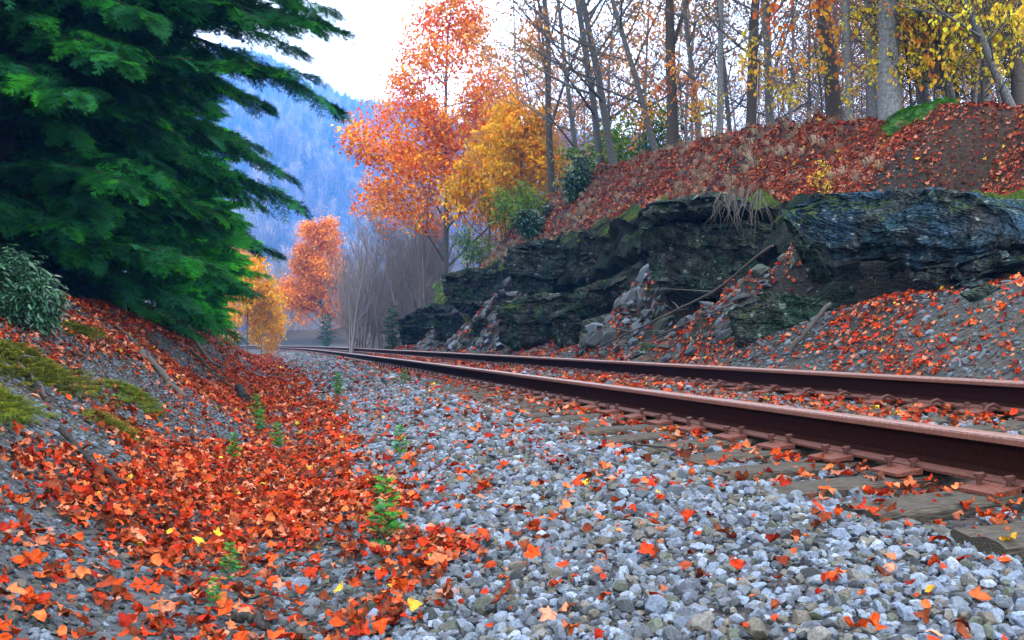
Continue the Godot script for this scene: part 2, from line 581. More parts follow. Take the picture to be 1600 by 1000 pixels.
# ---------------------------------------------------------------- rocks
func rock(called: String, label: String, at: Vector3, phi: float, outline: Array, thick: float, sd: int, m: Material, blue := 0.0, moss := 0.5, category := "rock") -> Node3D:
	rng.seed = sd
	var e := Vector3(sin(phi), 0, cos(phi))
	var f := Vector3(-cos(phi), 0, sin(phi))
	var na := 210
	var reach := PackedFloat32Array()
	for k in na:
		var d := Vector2.from_angle(TAU * k / na)
		var best := 0.05
		for j in range(0, outline.size(), 2):
			var a := Vector2(outline[j], outline[j + 1])
			var b := Vector2(outline[(j + 2) % outline.size()], outline[(j + 3) % outline.size()])
			var hit = Geometry2D.segment_intersects_segment(Vector2.ZERO, d * 9.0, a, b)
			if hit != null:
				best = maxf(best, (hit as Vector2).length())
		reach.append(best)
	var rings := []
	for k in 38:
		var g := sqrt(k / 37.0) * 0.975
		rings.append([g, (1.0 - g * g) * thick * 0.05, 0.0])
	rings.append([1.0, -0.03, 0.5])
	for k in 14:
		rings.append([1.0, -0.05 - thick * pow((k + 1) / 14.0, 1.4), 1.0])
	rings.append([0.6, -thick - 0.1, 1.0])
	var pts := PackedVector3Array()
	var own := Vector3(sd * 7.3, sd * 3.1, sd * 1.7)
	for r in rings:
		for k in na:
			var a := TAU * k / na
			var q := Vector2.from_angle(a) * reach[k] * float(r[0])
			var p := e * q.x + Vector3(0, q.y, 0) + f * float(r[1])
			var w := p + own
			var side := e * cos(a) + Vector3(0, sin(a), 0)
			var tilt := w.y + w.dot(e) * 0.10 + facet.get_noise_3dv(w * 0.7) * (0.16 - 0.12 * blue)
			var ruffle := broad.get_noise_3dv(w * 18.0) * 0.10
			var layer := floorf((tilt + ruffle) * 5.0)
			var bed := fposmod(sin(layer * 12.9898 + sd) * 43758.5453, 1.0) - 0.5
			var bed2 := fposmod(sin(floorf((tilt + ruffle) * 17.0) * 78.233 + sd) * 12543.123, 1.0) - 0.5
			var big := facet.get_noise_3dv(w * 1.0)
			var small := facet.get_noise_3dv(w * 3.2)
			var fine := grain.get_noise_3dv(w * 6.0)
			var size := minf(1.0, 0.35 + thick * 0.4)
			var push := (bed * (0.19 - 0.09 * blue) + bed2 * 0.075 + big * (0.30 - 0.19 * blue) + small * (0.15 - 0.05 * blue) + fine * 0.06 + grain.get_noise_3dv(w * 17.0) * 0.02) * size
			var amount := float(r[2])
			pts.append(p + (f * (1.0 - amount) + side * (amount * 0.8 + 0.15 * float(r[0]))) * push)
	var sh := Shape.new()
	var high := 0.1
	for p in pts:
		high = maxf(high, p.y)
	var paint := func(a: Vector3, b: Vector3, d: Vector3) -> void:
		var nrm := (d - a).cross(b - a).normalized()
		var w := (a + b + d) / 3.0 + own
		var k := grain.get_noise_3dv(w * 2.5) * 0.5 + 0.5
		var k2 := broad.get_noise_3dv(w * 14.0) * 0.5 + 0.5
		var base := Color(0.022, 0.024, 0.023).lerp(Color(0.12, 0.125, 0.115), clampf(k * 2.0 - 0.6, 0, 1))
		base = base.lerp(Color(0.055, 0.12, 0.075), clampf(k2 * 2.4 - 1.0, 0, 0.75))
		base = base.lerp(Color(0.048, 0.092, 0.155), blue * clampf(k2 * 2.2 + k * 1.2 - 1.25, 0, 1))
		base = base.lerp(Color(0.36, 0.42, 0.40), clampf(grain.get_noise_3dv(w * 7.0) * 3.4 - 1.25, 0, 0.75))
		var mossy := smoothstep(0.3, 0.65, nrm.y + (k2 - 0.5) * 0.9) * moss * smoothstep(0.1, 0.55, (a.y / high) + (k - 0.5) * 1.4)
		base = base.lerp(Color(0.08, 0.12, 0.015) * (0.3 + 1.1 * k2), clampf(mossy * 1.2 * smoothstep(-0.25, 0.2, grain.get_noise_3dv(w * 4.0)), 0, 0.85))
		sh.flat(a, b, d)
		for q in 3:
			sh.c.append(base)
	for r in rings.size() - 1:
		for k in na:
			var p := r * na + k
			var q := r * na + (k + 1) % na
			paint.call(pts[p], pts[q], pts[p + na])
			paint.call(pts[q], pts[q + na], pts[p + na])
	# turn the loose triangles outwards
	var mid := Vector3.ZERO - f * thick * 0.5
	for k in range(0, sh.i.size(), 3):
		var a := sh.v[sh.i[k]]
		var nrm := (sh.v[sh.i[k + 2]] - a).cross(sh.v[sh.i[k + 1]] - a)
		if nrm.dot(a - mid) < 0.0:
			var t := sh.i[k + 1]
			sh.i[k + 1] = sh.i[k + 2]
			sh.i[k + 2] = t
	var o := part(called, sh.commit(), m, self, Transform3D(Basis(), at))
	return tag(o, label, category)

func bedrock(m: Material) -> void:
	var sh := Shape.new()
	var ss := steps([7.6, 0.1, 30.0, 0.16, 46.0])
	var rows := 22
	var grid := PackedVector3Array()
	for s in ss:
		var fade := smoothstep(7.6, 8.6, s) * smoothstep(46.0, 44.5, s)
		var hollow := smoothstep(9.0, 9.5, s) * smoothstep(12.2, 11.6, s)
		for k in rows:
			var f := k / (rows - 1.0)
			var foot := ramp(s, [6.0, 9.0, 12.0, 18.0, 30.0, 45.0], [1.05, 0.95, 0.75, 0.5, 0.45, 0.35]) - 0.3
			var y := lerpf(foot, ledge_top(s) + 0.06 + 0.35 * hummock.get_noise_2d(s * 1.3, 5.0), f)
			var w := Vector3(3.0, y, s)
			var tilt := y + s * 0.06 + facet.get_noise_3dv(w * 0.6) * 0.2 + broad.get_noise_3dv(w * 18.0) * 0.1
			var bed := fposmod(sin(floorf(tilt * 4.0) * 12.9898) * 43758.5453, 1.0) - 0.5
			var bed2 := fposmod(sin(floorf(tilt * 13.0) * 78.233) * 12543.123, 1.0) - 0.5
			var push := bed * 0.3 + bed2 * 0.07 + facet.get_noise_3dv(w * 0.7) * 0.5 + facet.get_noise_3dv(w * 2.2) * 0.2 + grain.get_noise_3dv(w * 5.0) * 0.05
			var x := 6.62 + 1.35 * hollow + f * 0.25 - push * 0.8 * (1.0 - 0.8 * smoothstep(0.85, 1.0, f)) + (1.0 - fade) * 0.7 + smoothstep(0.9, 1.0, f) * 0.35
			grid.append(Vector3(x + bend(s), y, -s))
	for j in ss.size() - 1:
		for k in rows - 1:
			var p := j * rows + k
			for tri in [[p, p + 1, p + rows], [p + 1, p + rows + 1, p + rows]]:
				var a := grid[tri[0]]
				var b := grid[tri[1]]
				var d := grid[tri[2]]
				var w := (a + b + d) / 3.0
				var nrm := (b - a).cross(d - a).normalized()
				if nrm.x > 0.0:
					nrm = -nrm
				var q := grain.get_noise_3dv(w * 2.5) * 0.5 + 0.5
				var base := Color(0.018, 0.02, 0.019).lerp(Color(0.09, 0.095, 0.085), clampf(q * 2.0 - 0.6, 0, 1))
				base = base.lerp(Color(0.045, 0.075, 0.05), clampf(broad.get_noise_3dv(w * 14.0) * 1.1 + 0.2, 0, 0.8))
				base = base.lerp(Color(0.10, 0.15, 0.015), 0.8 * smoothstep(0.45, 0.8, absf(nrm.y) + (q - 0.5) * 0.5) * smoothstep(0.6, 0.9, float(k) / rows))
				sh.flat(a, d, b)
				for e in 3:
					sh.c.append(base)
	tag(part("rock_wall", sh.commit(), m, self), "dark bedded rock wall of the cutting running behind the jutting blocks", "rock wall")

func stick(called: String, label: String, pts: Array, r0: float, r1: float, m: Material, category := "branch", side_twigs := 0) -> void:
	var sh := Shape.new()
	var p := PackedVector3Array()
	var r := PackedFloat32Array()
	var origin: Vector3 = pts[0]
	var count := (pts.size() - 1) * 5
	for k in count + 1:
		var t := float(k) / 5.0
		var j := mini(int(t), pts.size() - 2)
		p.append((pts[j] as Vector3).lerp(pts[j + 1], t - j) - origin + Vector3(rnd(-1, 1), rnd(-1, 1), rnd(-1, 1)) * r0 * 0.5)
		r.append(lerpf(r0, r1, float(k) / count) * rnd(0.85, 1.15))
	sh.tube(p, r, 7, true)
	if side_twigs == 0:
		var o := part(called, sh.commit(), m, self, Transform3D(Basis(), origin))
		tag(o, label, category)
		return
	var root := thing(called, label, category, origin)
	part("stem", sh.commit(), m, root)
	for k in side_twigs:
		var at := p[int(rnd(0.3, 0.9) * count)]
		var d := (p[count] - p[0]).normalized() * 0.7 + Vector3(rnd(-1, 1), rnd(0.0, 0.7), rnd(-1, 1)) * 0.6
		var l := (p[count] - p[0]).length() * rnd(0.12, 0.3)
		var tw := Shape.new()
		tw.tube(PackedVector3Array([at, at + d * l * 0.5 + Vector3(0, 0.02, 0), at + d * l]), PackedFloat32Array([r1 * 0.8, r1 * 0.6, r1 * 0.3]), 5)
		part("side_twig", tw.commit(), m, root)

# ================================================================ the scene
func _ready() -> void:
	# camera, sky, light
	var cam := Camera3D.new()
	cam.name = "camera"
	cam.fov = rad_to_deg(2.0 * atan(500.0 / 1600.0))
	cam.position = Vector3(0, eye_height, 0)
	cam.rotation = Vector3(atan(37.0 / 1600.0), -yaw, 0)
	cam.near = 0.05
	cam.far = 4000.0
	add_child(cam)
	cam.current = true
	var sky := ProceduralSkyMaterial.new()
	sky.sky_top_color = lin(0.86, 0.93, 1.0)
	sky.sky_horizon_color = lin(0.84, 0.93, 1.0)
	sky.sky_curve = 0.2
	sky.sky_energy_multiplier = 2.8
	sky.ground_bottom_color = lin(0.12, 0.10, 0.08)
	sky.ground_horizon_color = lin(0.3, 0.32, 0.35)
	sky.sun_angle_max = 1.0
	var e := Environment.new()
	e.background_mode = Environment.BG_SKY
	e.sky = Sky.new()
	e.sky.sky_material = sky
	e.tonemap_mode = Environment.TONE_MAPPER_LINEAR
	e.tonemap_exposure = 0.84
	e.fog_enabled = true
	e.fog_mode = Environment.FOG_MODE_EXPONENTIAL
	e.fog_density = 0.00062
	e.fog_light_color = lin(0.10, 0.37, 1.0)
	e.sdfgi_enabled = true
	e.ssao_enabled = true
	e.ssil_enabled = true
	var we := WorldEnvironment.new()
	we.name = "environment"
	we.environment = e
	add_child(we)
	var sun := DirectionalLight3D.new()
	sun.name = "sun"
	sun.light_energy = 0.5
	sun.light_color = Color(1.0, 0.96, 0.9)
	sun.light_angular_distance = 14.0
	sun.shadow_enabled = true
	sun.basis = Basis.looking_at(Vector3(-0.5, -0.8, 0.38))
	add_child(sun)

	hummock.seed = 11
	hummock.frequency = 0.45
	hummock.fractal_octaves = 3
	broad.seed = 12
	broad.frequency = 0.12
	grain.seed = 13
	grain.frequency = 1.0
	grain.fractal_octaves = 3
	facet.seed = 14
	facet.noise_type = FastNoiseLite.TYPE_CELLULAR
	facet.cellular_return_type = FastNoiseLite.RETURN_DISTANCE
	facet.frequency = 1.1
	facet.fractal_type = FastNoiseLite.FRACTAL_NONE

	# materials
	var speck := noise_texture(FastNoiseLite.TYPE_CELLULAR, 0.055, Color(0.45, 0.45, 0.45), Color(1, 1, 1), 512, 1)
	var speck_normal := noise_texture(FastNoiseLite.TYPE_CELLULAR, 0.055, Color.BLACK, Color.WHITE, 512, 1, true, 12.0)
	var mottle := noise_texture(FastNoiseLite.TYPE_SIMPLEX, 0.02, Color(0.55, 0.55, 0.55), Color(1, 1, 1), 512, 5)
	var rough_normal := noise_texture(FastNoiseLite.TYPE_SIMPLEX, 0.03, Color.BLACK, Color.WHITE, 512, 5, true, 9.0, 3)
	var streak := noise_texture(FastNoiseLite.TYPE_SIMPLEX, 0.03, Color(0.35, 0.35, 0.35), Color(1, 1, 1), 512, 5, false, 1.0, 5)
	var soil_m := textured(plain(1, 1, 1, 0.95, true), mottle, rough_normal, Vector3.ONE * 0.9, 1.5)
	var ballast_m := textured(plain(1, 1, 1, 0.9, true), speck, speck_normal, Vector3.ONE * 0.9, 1.0)
	var lichen := noise_texture(FastNoiseLite.TYPE_SIMPLEX, 0.025, Color(0.12, 0.12, 0.12), Color(1, 1, 1), 1024, 6, false, 1.0, 8)
	var rock_m := textured(plain(1.75, 1.75, 1.7, 0.95, true), lichen, rough_normal, Vector3(0.7, 1.6, 0.7), 1.8)
	rock_m.metallic_specular = 0.06
	var stone_m := textured(plain(0.62, 0.645, 0.68, 0.75, true), mottle, null, Vector3.ONE * 9.0)
	var shaded_rust_m := textured(plain(0.03, 0.008, 0.004, 0.6), mottle, rough_normal, Vector3.ONE * 3.0, 0.35)  # oily rust, darkened further to put the head's shade into the web colour
	shaded_rust_m.metallic_specular = 0.12
	shaded_rust_m.roughness = 0.8
	var foot_m := textured(plain(0.17, 0.05, 0.03, 0.6), mottle, rough_normal, Vector3.ONE * 3.0, 0.35)
	var plate_m := textured(plain(0.22, 0.06, 0.033, 0.8), mottle, rough_normal, Vector3.ONE * 5.0, 0.5)
	var spike_m := textured(plain(0.13, 0.035, 0.022, 0.7), mottle, rough_normal, Vector3.ONE * 9.0, 0.4)
	var tie_m := textured(plain(0.125, 0.098, 0.068, 0.9), streak, rough_normal, Vector3(0.8, 6.0, 9.0), 1.2, false)
	var fallen_m := leafy(1, 1, 1, 0.35, 0.55)
	var grey_bark := textured(plain(0.26, 0.25, 0.235, 0.9), streak, rough_normal, Vector3(3, 0.8, 3), 0.8)
	var beech_bark := textured(plain(0.28, 0.28, 0.28, 0.85), mottle, rough_normal, Vector3(2, 1.2, 2), 0.3)
	var brown_bark := textured(plain(0.17, 0.135, 0.105, 0.95), streak, rough_normal, Vector3(6, 1.2, 6), 1.6)
	var dark_bark := textured(plain(0.055, 0.045, 0.038, 0.95), streak, rough_normal, Vector3(4, 1, 4), 1.2)
	var twig_bark := plain(0.22, 0.185, 0.18, 0.9)
	var dead_wood := textured(plain(0.20, 0.17, 0.145, 0.9), streak, rough_normal, Vector3(5, 5, 5), 0.8)
	var needle_m := leafy(1, 1, 1, 0.3, 0.6)
	needle_m.metallic_specular = 0.06
	var leaf_m := leafy(1, 1, 1, 0.7, 0.5)
	var waxy_m := leafy(1, 1, 1, 0.2, 0.35)
	waxy_m.metallic_specular = 0.4
	var grass_m := leafy(1, 1, 1, 0.3, 0.8)
	var moss_m := textured(plain(1, 1, 1, 1.0, true), speck, rough_normal, Vector3.ONE * 6.0, 1.5)

	# ------------------------------------------------ ground
	var soil := func(x: float, s: float) -> Color:
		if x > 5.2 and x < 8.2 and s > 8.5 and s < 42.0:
			return Color(0.05, 0.045, 0.036).lerp(Color(0.025, 0.024, 0.02), hummock.get_noise_2d(x * 5.0, s * 5.0) * 0.5 + 0.5)  # dark soil among the rocks, also holding painted shade for the hollow
		var k := hummock.get_noise_2d(x * 2.0 + 40.0, s * 2.0) * 0.5 + 0.5
		var c := Color(0.035, 0.021, 0.013).lerp(Color(0.10, 0.055, 0.032), k)
		if x < 0.4 and x > -4.0:
			c = c.lerp(Color(0.10, 0.105, 0.11), smoothstep(0.52, 0.62, broad.get_noise_2d(x * 3.0 + 9.0, s * 2.0) * 0.5 + 0.5))
		if x > 4.6 and x < 6.9:
			c = c.lerp(Color(0.085, 0.085, 0.08), 0.75)
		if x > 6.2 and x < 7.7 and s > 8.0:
			c = c.lerp(Color(0.03, 0.03, 0.026), 0.85 * smoothstep(6.2, 6.6, x) * smoothstep(8.6, 8.0, x))  # dark rock tone at the steep face, with the hollow's shade painted in
		return c
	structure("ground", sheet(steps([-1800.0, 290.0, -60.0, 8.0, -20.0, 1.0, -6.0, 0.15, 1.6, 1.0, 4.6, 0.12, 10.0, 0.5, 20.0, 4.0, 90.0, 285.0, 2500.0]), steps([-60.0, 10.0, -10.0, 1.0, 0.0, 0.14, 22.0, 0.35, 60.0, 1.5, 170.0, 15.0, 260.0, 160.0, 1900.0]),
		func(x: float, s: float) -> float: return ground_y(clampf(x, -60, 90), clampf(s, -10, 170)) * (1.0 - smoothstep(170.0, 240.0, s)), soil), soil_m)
	var bed := structure("ballast", sheet(steps([-0.6, 0.12, 5.0]), steps([-8.0, 1.0, 0.0, 0.12, 14.0, 0.5, 60.0, 2.0, 166.0]), ballast_y,
		func(x: float, s: float) -> Color: return Color(0.06, 0.06, 0.062).lerp(Color(0.14, 0.05, 0.022), 0.5 * smoothstep(2.0, 2.8, x) + 0.25 * (hummock.get_noise_2d(x * 5.0, s) * 0.5 + 0.5))), ballast_m)

	# the far valley side
	var hill_y := func(x: float, s: float) -> float:
		var az := x / maxf(s, 1.0)
		var top := ramp(az, [-0.9, -0.35, 0.0, 0.1, 0.22, 0.47, 0.9, 1.6], [205.0, 190.0, 150.0, 133.0, 118.0, 116.0, 112.0, 90.0])
		return -4.0 + top * 2.36 * smoothstep(0.0, 1.0, clampf((s - 260.0) / 1240.0, 0, 1)) + broad.get_noise_2d(x * 0.05, s * 0.05) * 34.0 * smoothstep(280.0, 700.0, s) + hummock.get_noise_2d(x * 0.05, s * 0.05) * 8.0
	structure("hill", sheet(steps([-1500.0, 40.0, 2300.0]), steps([240.0, 35.0, 1800.0]), hill_y,
		func(x: float, s: float) -> Color: return Color(0.09, 0.08, 0.085).lerp(Color(0.13, 0.095, 0.08), broad.get_noise_2d(x * 0.3, s * 0.3) * 0.5 + 0.5), false), soil_m)

	# ------------------------------------------------ track
	var rail_profile := [Vector2(-0.070, 0.0), Vector2(-0.070, 0.010), Vector2(-0.030, 0.022), Vector2(-0.011, 0.040), Vector2(-0.0085, 0.075), Vector2(-0.011, 0.118), Vector2(-0.031, 0.132), Vector2(-0.0345, 0.138), Vector2(-0.0345, 0.156), Vector2(-0.030, 0.163), Vector2(-0.020, 0.167), Vector2(0.0, 0.168),
		Vector2(0.020, 0.167), Vector2(0.030, 0.163), Vector2(0.0345, 0.156), Vector2(0.0345, 0.138), Vector2(0.031, 0.132), Vector2(0.011, 0.118), Vector2(0.0085, 0.075), Vector2(0.011, 0.040), Vector2(0.030, 0.022), Vector2(0.070, 0.010), Vector2(0.070, 0.0)]
	var up := Vector3(-0.0731, 0.9973, 0)
	var right := Vector3(0.9973, 0.0731, 0)
	for k in 2:
		var xr := 2.5 + 1.505 * k
		var parts_ := [Shape.new(), Shape.new(), Shape.new()]
		var stations := steps([-4.0, 1.0, 60.0, 2.0, 160.0])
		# 0: web, 1: head, 2: foot
		for which in 3:
			var runs: Array = [[[2, 7], [15, 20]], [[7, 15]], [[0, 2], [20, 22]]][which]
			for run in runs:
				for j in range(run[0], run[1]):
					var a: Vector2 = rail_profile[j]
					var b: Vector2 = rail_profile[j + 1]
					var nrm2 := Vector2(-(b.y - a.y), b.x - a.x).normalized()
					var nrm := (right * nrm2.x + up * nrm2.y).normalized()
					var sh: Shape = parts_[which]
					var base := sh.v.size()
					for s in stations:
						for q in [a, b]:
							sh.v.append(Vector3(xr + bend(s), cant(xr) + 0.012, -s) + right * q.x + up * q.y)
							sh.n.append(nrm)
					for t in stations.size() - 1:
						var p := base + t * 2
						sh.i.append_array(PackedInt32Array([p, p + 2, p + 1, p + 1, p + 2, p + 3]))
		var o := thing("rail", ["near rusty steel rail running past the camera beside the open gravel shoulder", "far rusty steel rail on the side of the rock ledge"][k], "rail")
		part("web", parts_[0].commit(), shaded_rust_m, o)
		part("foot", parts_[2].commit(), foot_m, o)
		var head_m: StandardMaterial3D = shaded_rust_m.duplicate()
		head_m.albedo_color = lin(0.20, 0.075, 0.048)
		head_m.roughness = 0.42
		head_m.metallic_specular = 0.6
		part("head", parts_[1].commit(), head_m, o)

	# a tie with its plates and spikes
	rng.seed = 5
	var tie_mesh := func(sd: int) -> ArrayMesh:
		rng.seed = sd
		var sh := Shape.new()
		var rows := 14
		var ring := [Vector2(-0.112, -0.17), Vector2(-0.115, -0.012), Vector2(-0.1, 0.0), Vector2(-0.03, -0.004), Vector2(0.04, 0.001), Vector2(0.1, 0.0), Vector2(0.115, -0.014), Vector2(0.112, -0.17)]
		var pts := []
		for a in rows + 1:
			var x := lerpf(-1.38, 1.38, float(a) / rows) + (rnd(-0.03, 0.03) if a == 0 or a == rows else 0.0)
			for q in ring:
				pts.append(Vector3(x, q.y + rnd(-0.006, 0.004), q.x + rnd(-0.005, 0.005)))
		var w := ring.size()
		for a in rows:
			for b in w - 1:
				var p := a * w + b
				sh.quad(pts[p], pts[p + w], pts[p + w + 1], pts[p + 1])
		for b in range(1, w - 1):
			sh.flat(pts[0], pts[b], pts[b + 1])
			sh.flat(pts[rows * w], pts[rows * w + b + 1], pts[rows * w + b])
		return sh.commit()
	var tie_shapes := [tie_mesh.call(71), tie_mesh.call(72), tie_mesh.call(73), tie_mesh.call(74)]
	var plate := Shape.new()
	for q in [[-0.19, -0.078], [0.078, 0.19]]:
		var a0: float = q[0]
		var a1: float = q[1]
		var h0 := 0.008 if a0 < 0 else 0.018
		var h1 := 0.018 if a0 < 0 else 0.008
		plate.quad(Vector3(a0, h0, -0.095), Vector3(a1, h1, -0.095), Vector3(a1, h1, 0.095), Vector3(a0, h0, 0.095))
		for z in [-0.095, 0.095]:
			plate.quad(Vector3(a0, -0.004, z), Vector3(a1, -0.004, z), Vector3(a1, h1, z), Vector3(a0, h0, z))
		var end := a0 if a0 < -0.1 else a1
		plate.quad(Vector3(end, -0.004, -0.095), Vector3(end, -0.004, 0.095), Vector3(end, 0.008, 0.095), Vector3(end, 0.008, -0.095))
	plate.quad(Vector3(-0.078, 0.010, -0.095), Vector3(0.078, 0.010, -0.095), Vector3(0.078, 0.010, 0.095), Vector3(-0.078, 0.010, 0.095))
	var plate_mesh := plate.commit()
	var spike := Shape.new()
	spike.tube(PackedVector3Array([Vector3(0, -0.02, 0), Vector3(0, 0.028, 0)]), PackedFloat32Array([0.011, 0.011]), 4)
	spike.tube(PackedVector3Array([Vector3(0.004, 0.024, 0), Vector3(0.005, 0.034, 0), Vector3(0.004, 0.042, 0)]), PackedFloat32Array([0.013, 0.024, 0.017]), 8, true)
	var spike_mesh := spike.commit()
	var clip := Shape.new()
	clip.tube(PackedVector3Array([Vector3(-0.05, 0.012, 0), Vector3(-0.03, 0.04, 0), Vector3(0.01, 0.05, 0), Vector3(0.05, 0.03, 0)]), PackedFloat32Array([0.010, 0.012, 0.012, 0.009]), 6, true)
	var clip_mesh := clip.commit()
	var tie_count := 76
	for k in tie_count:
		var s := 1.55 + k * 0.515
		rng.seed = 900 + k
		var label := "weathered wooden tie lying in the ballast under both rails"
		var group := "wooden ties under the rails"
		var o := thing("railway_tie", label, "railway tie", Vector3(3.25 + bend(s), cant(3.25), -s), group)
		o.basis = Basis(right, up, Vector3(0, 0, 1)).rotated(Vector3.UP, 0.0004 * s + rnd(-0.02, 0.02))
		var b := part("beam", tie_shapes[k % 4], tie_m, o)
		b.position = Vector3(rnd(-0.09, 0.06), rnd(-0.012, 0.0), 0)
		for r in 2:
			var pl := part("tie_plate", plate_mesh, plate_m, o, Transform3D(Basis(), Vector3(-0.75 + r * 1.505, 0.002, 0)))
			if s < 26.0:
				for q in [[-0.088, 0.05, 0], [-0.125, -0.055, 0], [0.088, -0.05, 1], [0.125, 0.055, 1]]:
					if rng.randf() < 0.9:
						part("spike", spike_mesh, spike_m, pl, Transform3D(Basis(Vector3.UP, PI if q[2] else 0.0).rotated(Vector3(1, 0, 0), rnd(-0.1, 0.1)), Vector3(q[0], 0.006 + rnd(0, 0.018), q[1])))
				if r == 1:
					part("rail_anchor", clip_mesh, spike_m, pl, Transform3D(Basis(), Vector3(-0.1, 0.0, 0.13)))

	# ------------------------------------------------ ballast stones
	var stone_tones := [Color(0.34, 0.40, 0.50), Color(0.27, 0.30, 0.36), Color(0.21, 0.22, 0.24), Color(0.13, 0.14, 0.15), Color(0.42, 0.46, 0.52), Color(0.27, 0.22, 0.16), Color(0.19, 0.20, 0.14), Color(0.26, 0.27, 0.33), Color(0.24, 0.27, 0.30), Color(0.33, 0.29, 0.24), Color(0.55, 0.60, 0.68), Color(0.07, 0.075, 0.08), Color(0.40, 0.46, 0.58)]
	var pebble_tones := [Color(0.16, 0.17, 0.19), Color(0.10, 0.10, 0.11), Color(0.22, 0.24, 0.28), Color(0.14, 0.11, 0.08), Color(0.30, 0.34, 0.40), Color(0.07, 0.06, 0.05)]
	var stones := []
	for k in 8:
		stones.append(stone_mesh(200 + k, Vector3(1.0, lerpf(0.5, 0.85, (k % 4) / 3.0), lerpf(0.65, 0.9, (k % 3) / 2.0))))
	var stone_mats := []
	for c in stone_tones:
		stone_mats.append(textured(plain(c.r * 0.62, c.g * 0.645, c.b * 0.68, 0.75), mottle, null, Vector3.ONE * 9.0))
	var gravel := []
	for k in 8:
		gravel.append(Scatter.new())
	rng.seed = 31
	var near_stones := 0
	# [from s, to s, from x, to x, stones in a square metre, size]
	for band in [[0.9, 3.2, -0.4, 2.0, 1700, 0.0185], [3.2, 7.0, -0.2, 2.2, 1300, 0.0205], [7.0, 14.0, 0.1, 2.2, 700, 0.025], [1.2, 6.0, 0.3, 2.5, 1300, 0.0075], [14.0, 30.0, 0.1, 2.2, 170, 0.04], [30.0, 70.0, 0.1, 2.2, 60, 0.06], [1.6, 6.0, -2.6, 0.5, 1500, 0.010], [6.0, 13.0, -2.4, 0.3, 700, 0.014], [1.5, 9.0, 2.2, 4.9, 420, 0.024], [9.0, 30.0, 2.2, 4.9, 150, 0.034]]:
		var count := int((band[1] - band[0]) * (band[3] - band[2]) * band[4])
		for k in count:
			var s := rnd(band[0], band[1])
			var x := rnd(band[2], band[3])
			if x < 0.35 + 0.25 * hummock.get_noise_2d(1.0, s * 2.0) - 0.55 * smoothstep(3.6, 2.2, s) and rng.randf() < 0.93 and band[5] > 0.015:
				continue
			var phase := fposmod(s - 1.55 + 0.2575, 0.515) - 0.2575
			if x > 1.95 and x < 4.6 and absf(phase) < 0.13 and rng.randf() < (0.8 if x > 2.15 else 0.35):
				continue
			if (absf(x - 2.5) < 0.1 or absf(x - 4.005) < 0.1):
				continue
			var big: float = band[5] * (1.0 + 0.9 * pow(rng.randf(), 4.0)) * rnd(0.6, 1.2)
			var p := Vector3(x + bend(s), (ballast_y(x, s) if band[5] > 0.015 or x > 0.1 else ground_y(x, s)) + big * rnd(-0.1, 0.55), -s)
			var b := Basis(Vector3.UP, rnd(0, TAU)).rotated(Vector3(rnd(-1, 1), 0, rnd(-1, 1)).normalized(), rnd(-0.5, 0.5)).scaled(Vector3.ONE * big)
			var which := rng.randi() % 8
			if near_stones < 300 and s > 1.2 and s < 2.45 and x > -0.45 + s * 0.06 and big > 0.022 and x < 0.12 + 0.79 * s * 0.97:
				near_stones += 1
				part("stone", stones[which], stone_mats[rng.randi() % stone_mats.size()], bed, Transform3D(b, p))
			else:
				gravel[which].put(Transform3D(b, p), tone(stone_tones) if band[5] > 0.015 else tone(pebble_tones))
	for k in 8:
		many("ballast_gravel", stones[k], stone_m, gravel[k], self)

	# ------------------------------------------------ fallen leaves and loose stones on the banks
	var reds := [Color(0.60, 0.055, 0.012), Color(0.68, 0.09, 0.015), Color(0.55, 0.05, 0.012), Color(0.46, 0.035, 0.012), Color(0.70, 0.22, 0.07), Color(0.62, 0.16, 0.04), Color(0.28, 0.02, 0.008), Color(0.20, 0.055, 0.018), Color(0.62, 0.09, 0.012), Color(0.72, 0.30, 0.14), Color(0.40, 0.06, 0.015), Color(0.15, 0.035, 0.012)]
	var browns := [Color(0.34, 0.07, 0.022), Color(0.42, 0.12, 0.045), Color(0.24, 0.045, 0.016), Color(0.50, 0.17, 0.075), Color(0.46, 0.06, 0.016), Color(0.56, 0.26, 0.14), Color(0.17, 0.04, 0.016), Color(0.12, 0.03, 0.012)]
	var leaves := [leaf_mesh(301, 5, 0.4), leaf_mesh(302, 5, 0.9), leaf_mesh(303, 3, 1.5), leaf_mesh(304, 1, 0.7), leaf_mesh(305, 1, 1.5), leaf_mesh(306, 3, 0.8)]
	var leaf_mats := []
	for c in reds + [Color(0.72, 0.42, 0.04)]:
		leaf_mats.append(leafy(c.r * 0.88, c.g * 0.74, c.b * 0.8, 0.3, 0.6))
	var litter := []
	for k in 6:
		litter.append(Scatter.new())
	var ground_node: Node = get_node("ground")
	rng.seed = 37
	var near_leaves := 0
	var stony := [[-0.95, 9.2, 0.62, 1.7], [-1.2, 5.6, 0.45, 0.8]]
	var moss_spots := [[9.0, 13.0, 0.42, 0.75], [-1.65, 7.0, 0.5, 1.3], [-1.35, 5.1, 0.25, 0.6], [-1.0, 6.6, 0.18, 0.3], [-1.9, 10.5, 0.25, 0.9], [7.0, 35.0, 0.5, 1.4], [-1.15, 8.6, 0.2, 0.5]]
	var scree := [Scatter.new(), Scatter.new(), Scatter.new()]
	var slabs := [stone_mesh(401, Vector3(1, 0.3, 0.6)), stone_mesh(402, Vector3(1, 0.22, 0.45)), stone_mesh(403, Vector3(0.9, 0.4, 0.8))]
	var scree_tones := [Color(0.10, 0.11, 0.12), Color(0.16, 0.17, 0.18), Color(0.06, 0.065, 0.065), Color(0.20, 0.24, 0.27), Color(0.17, 0.14, 0.10), Color(0.28, 0.33, 0.38), Color(0.10, 0.12, 0.08)]
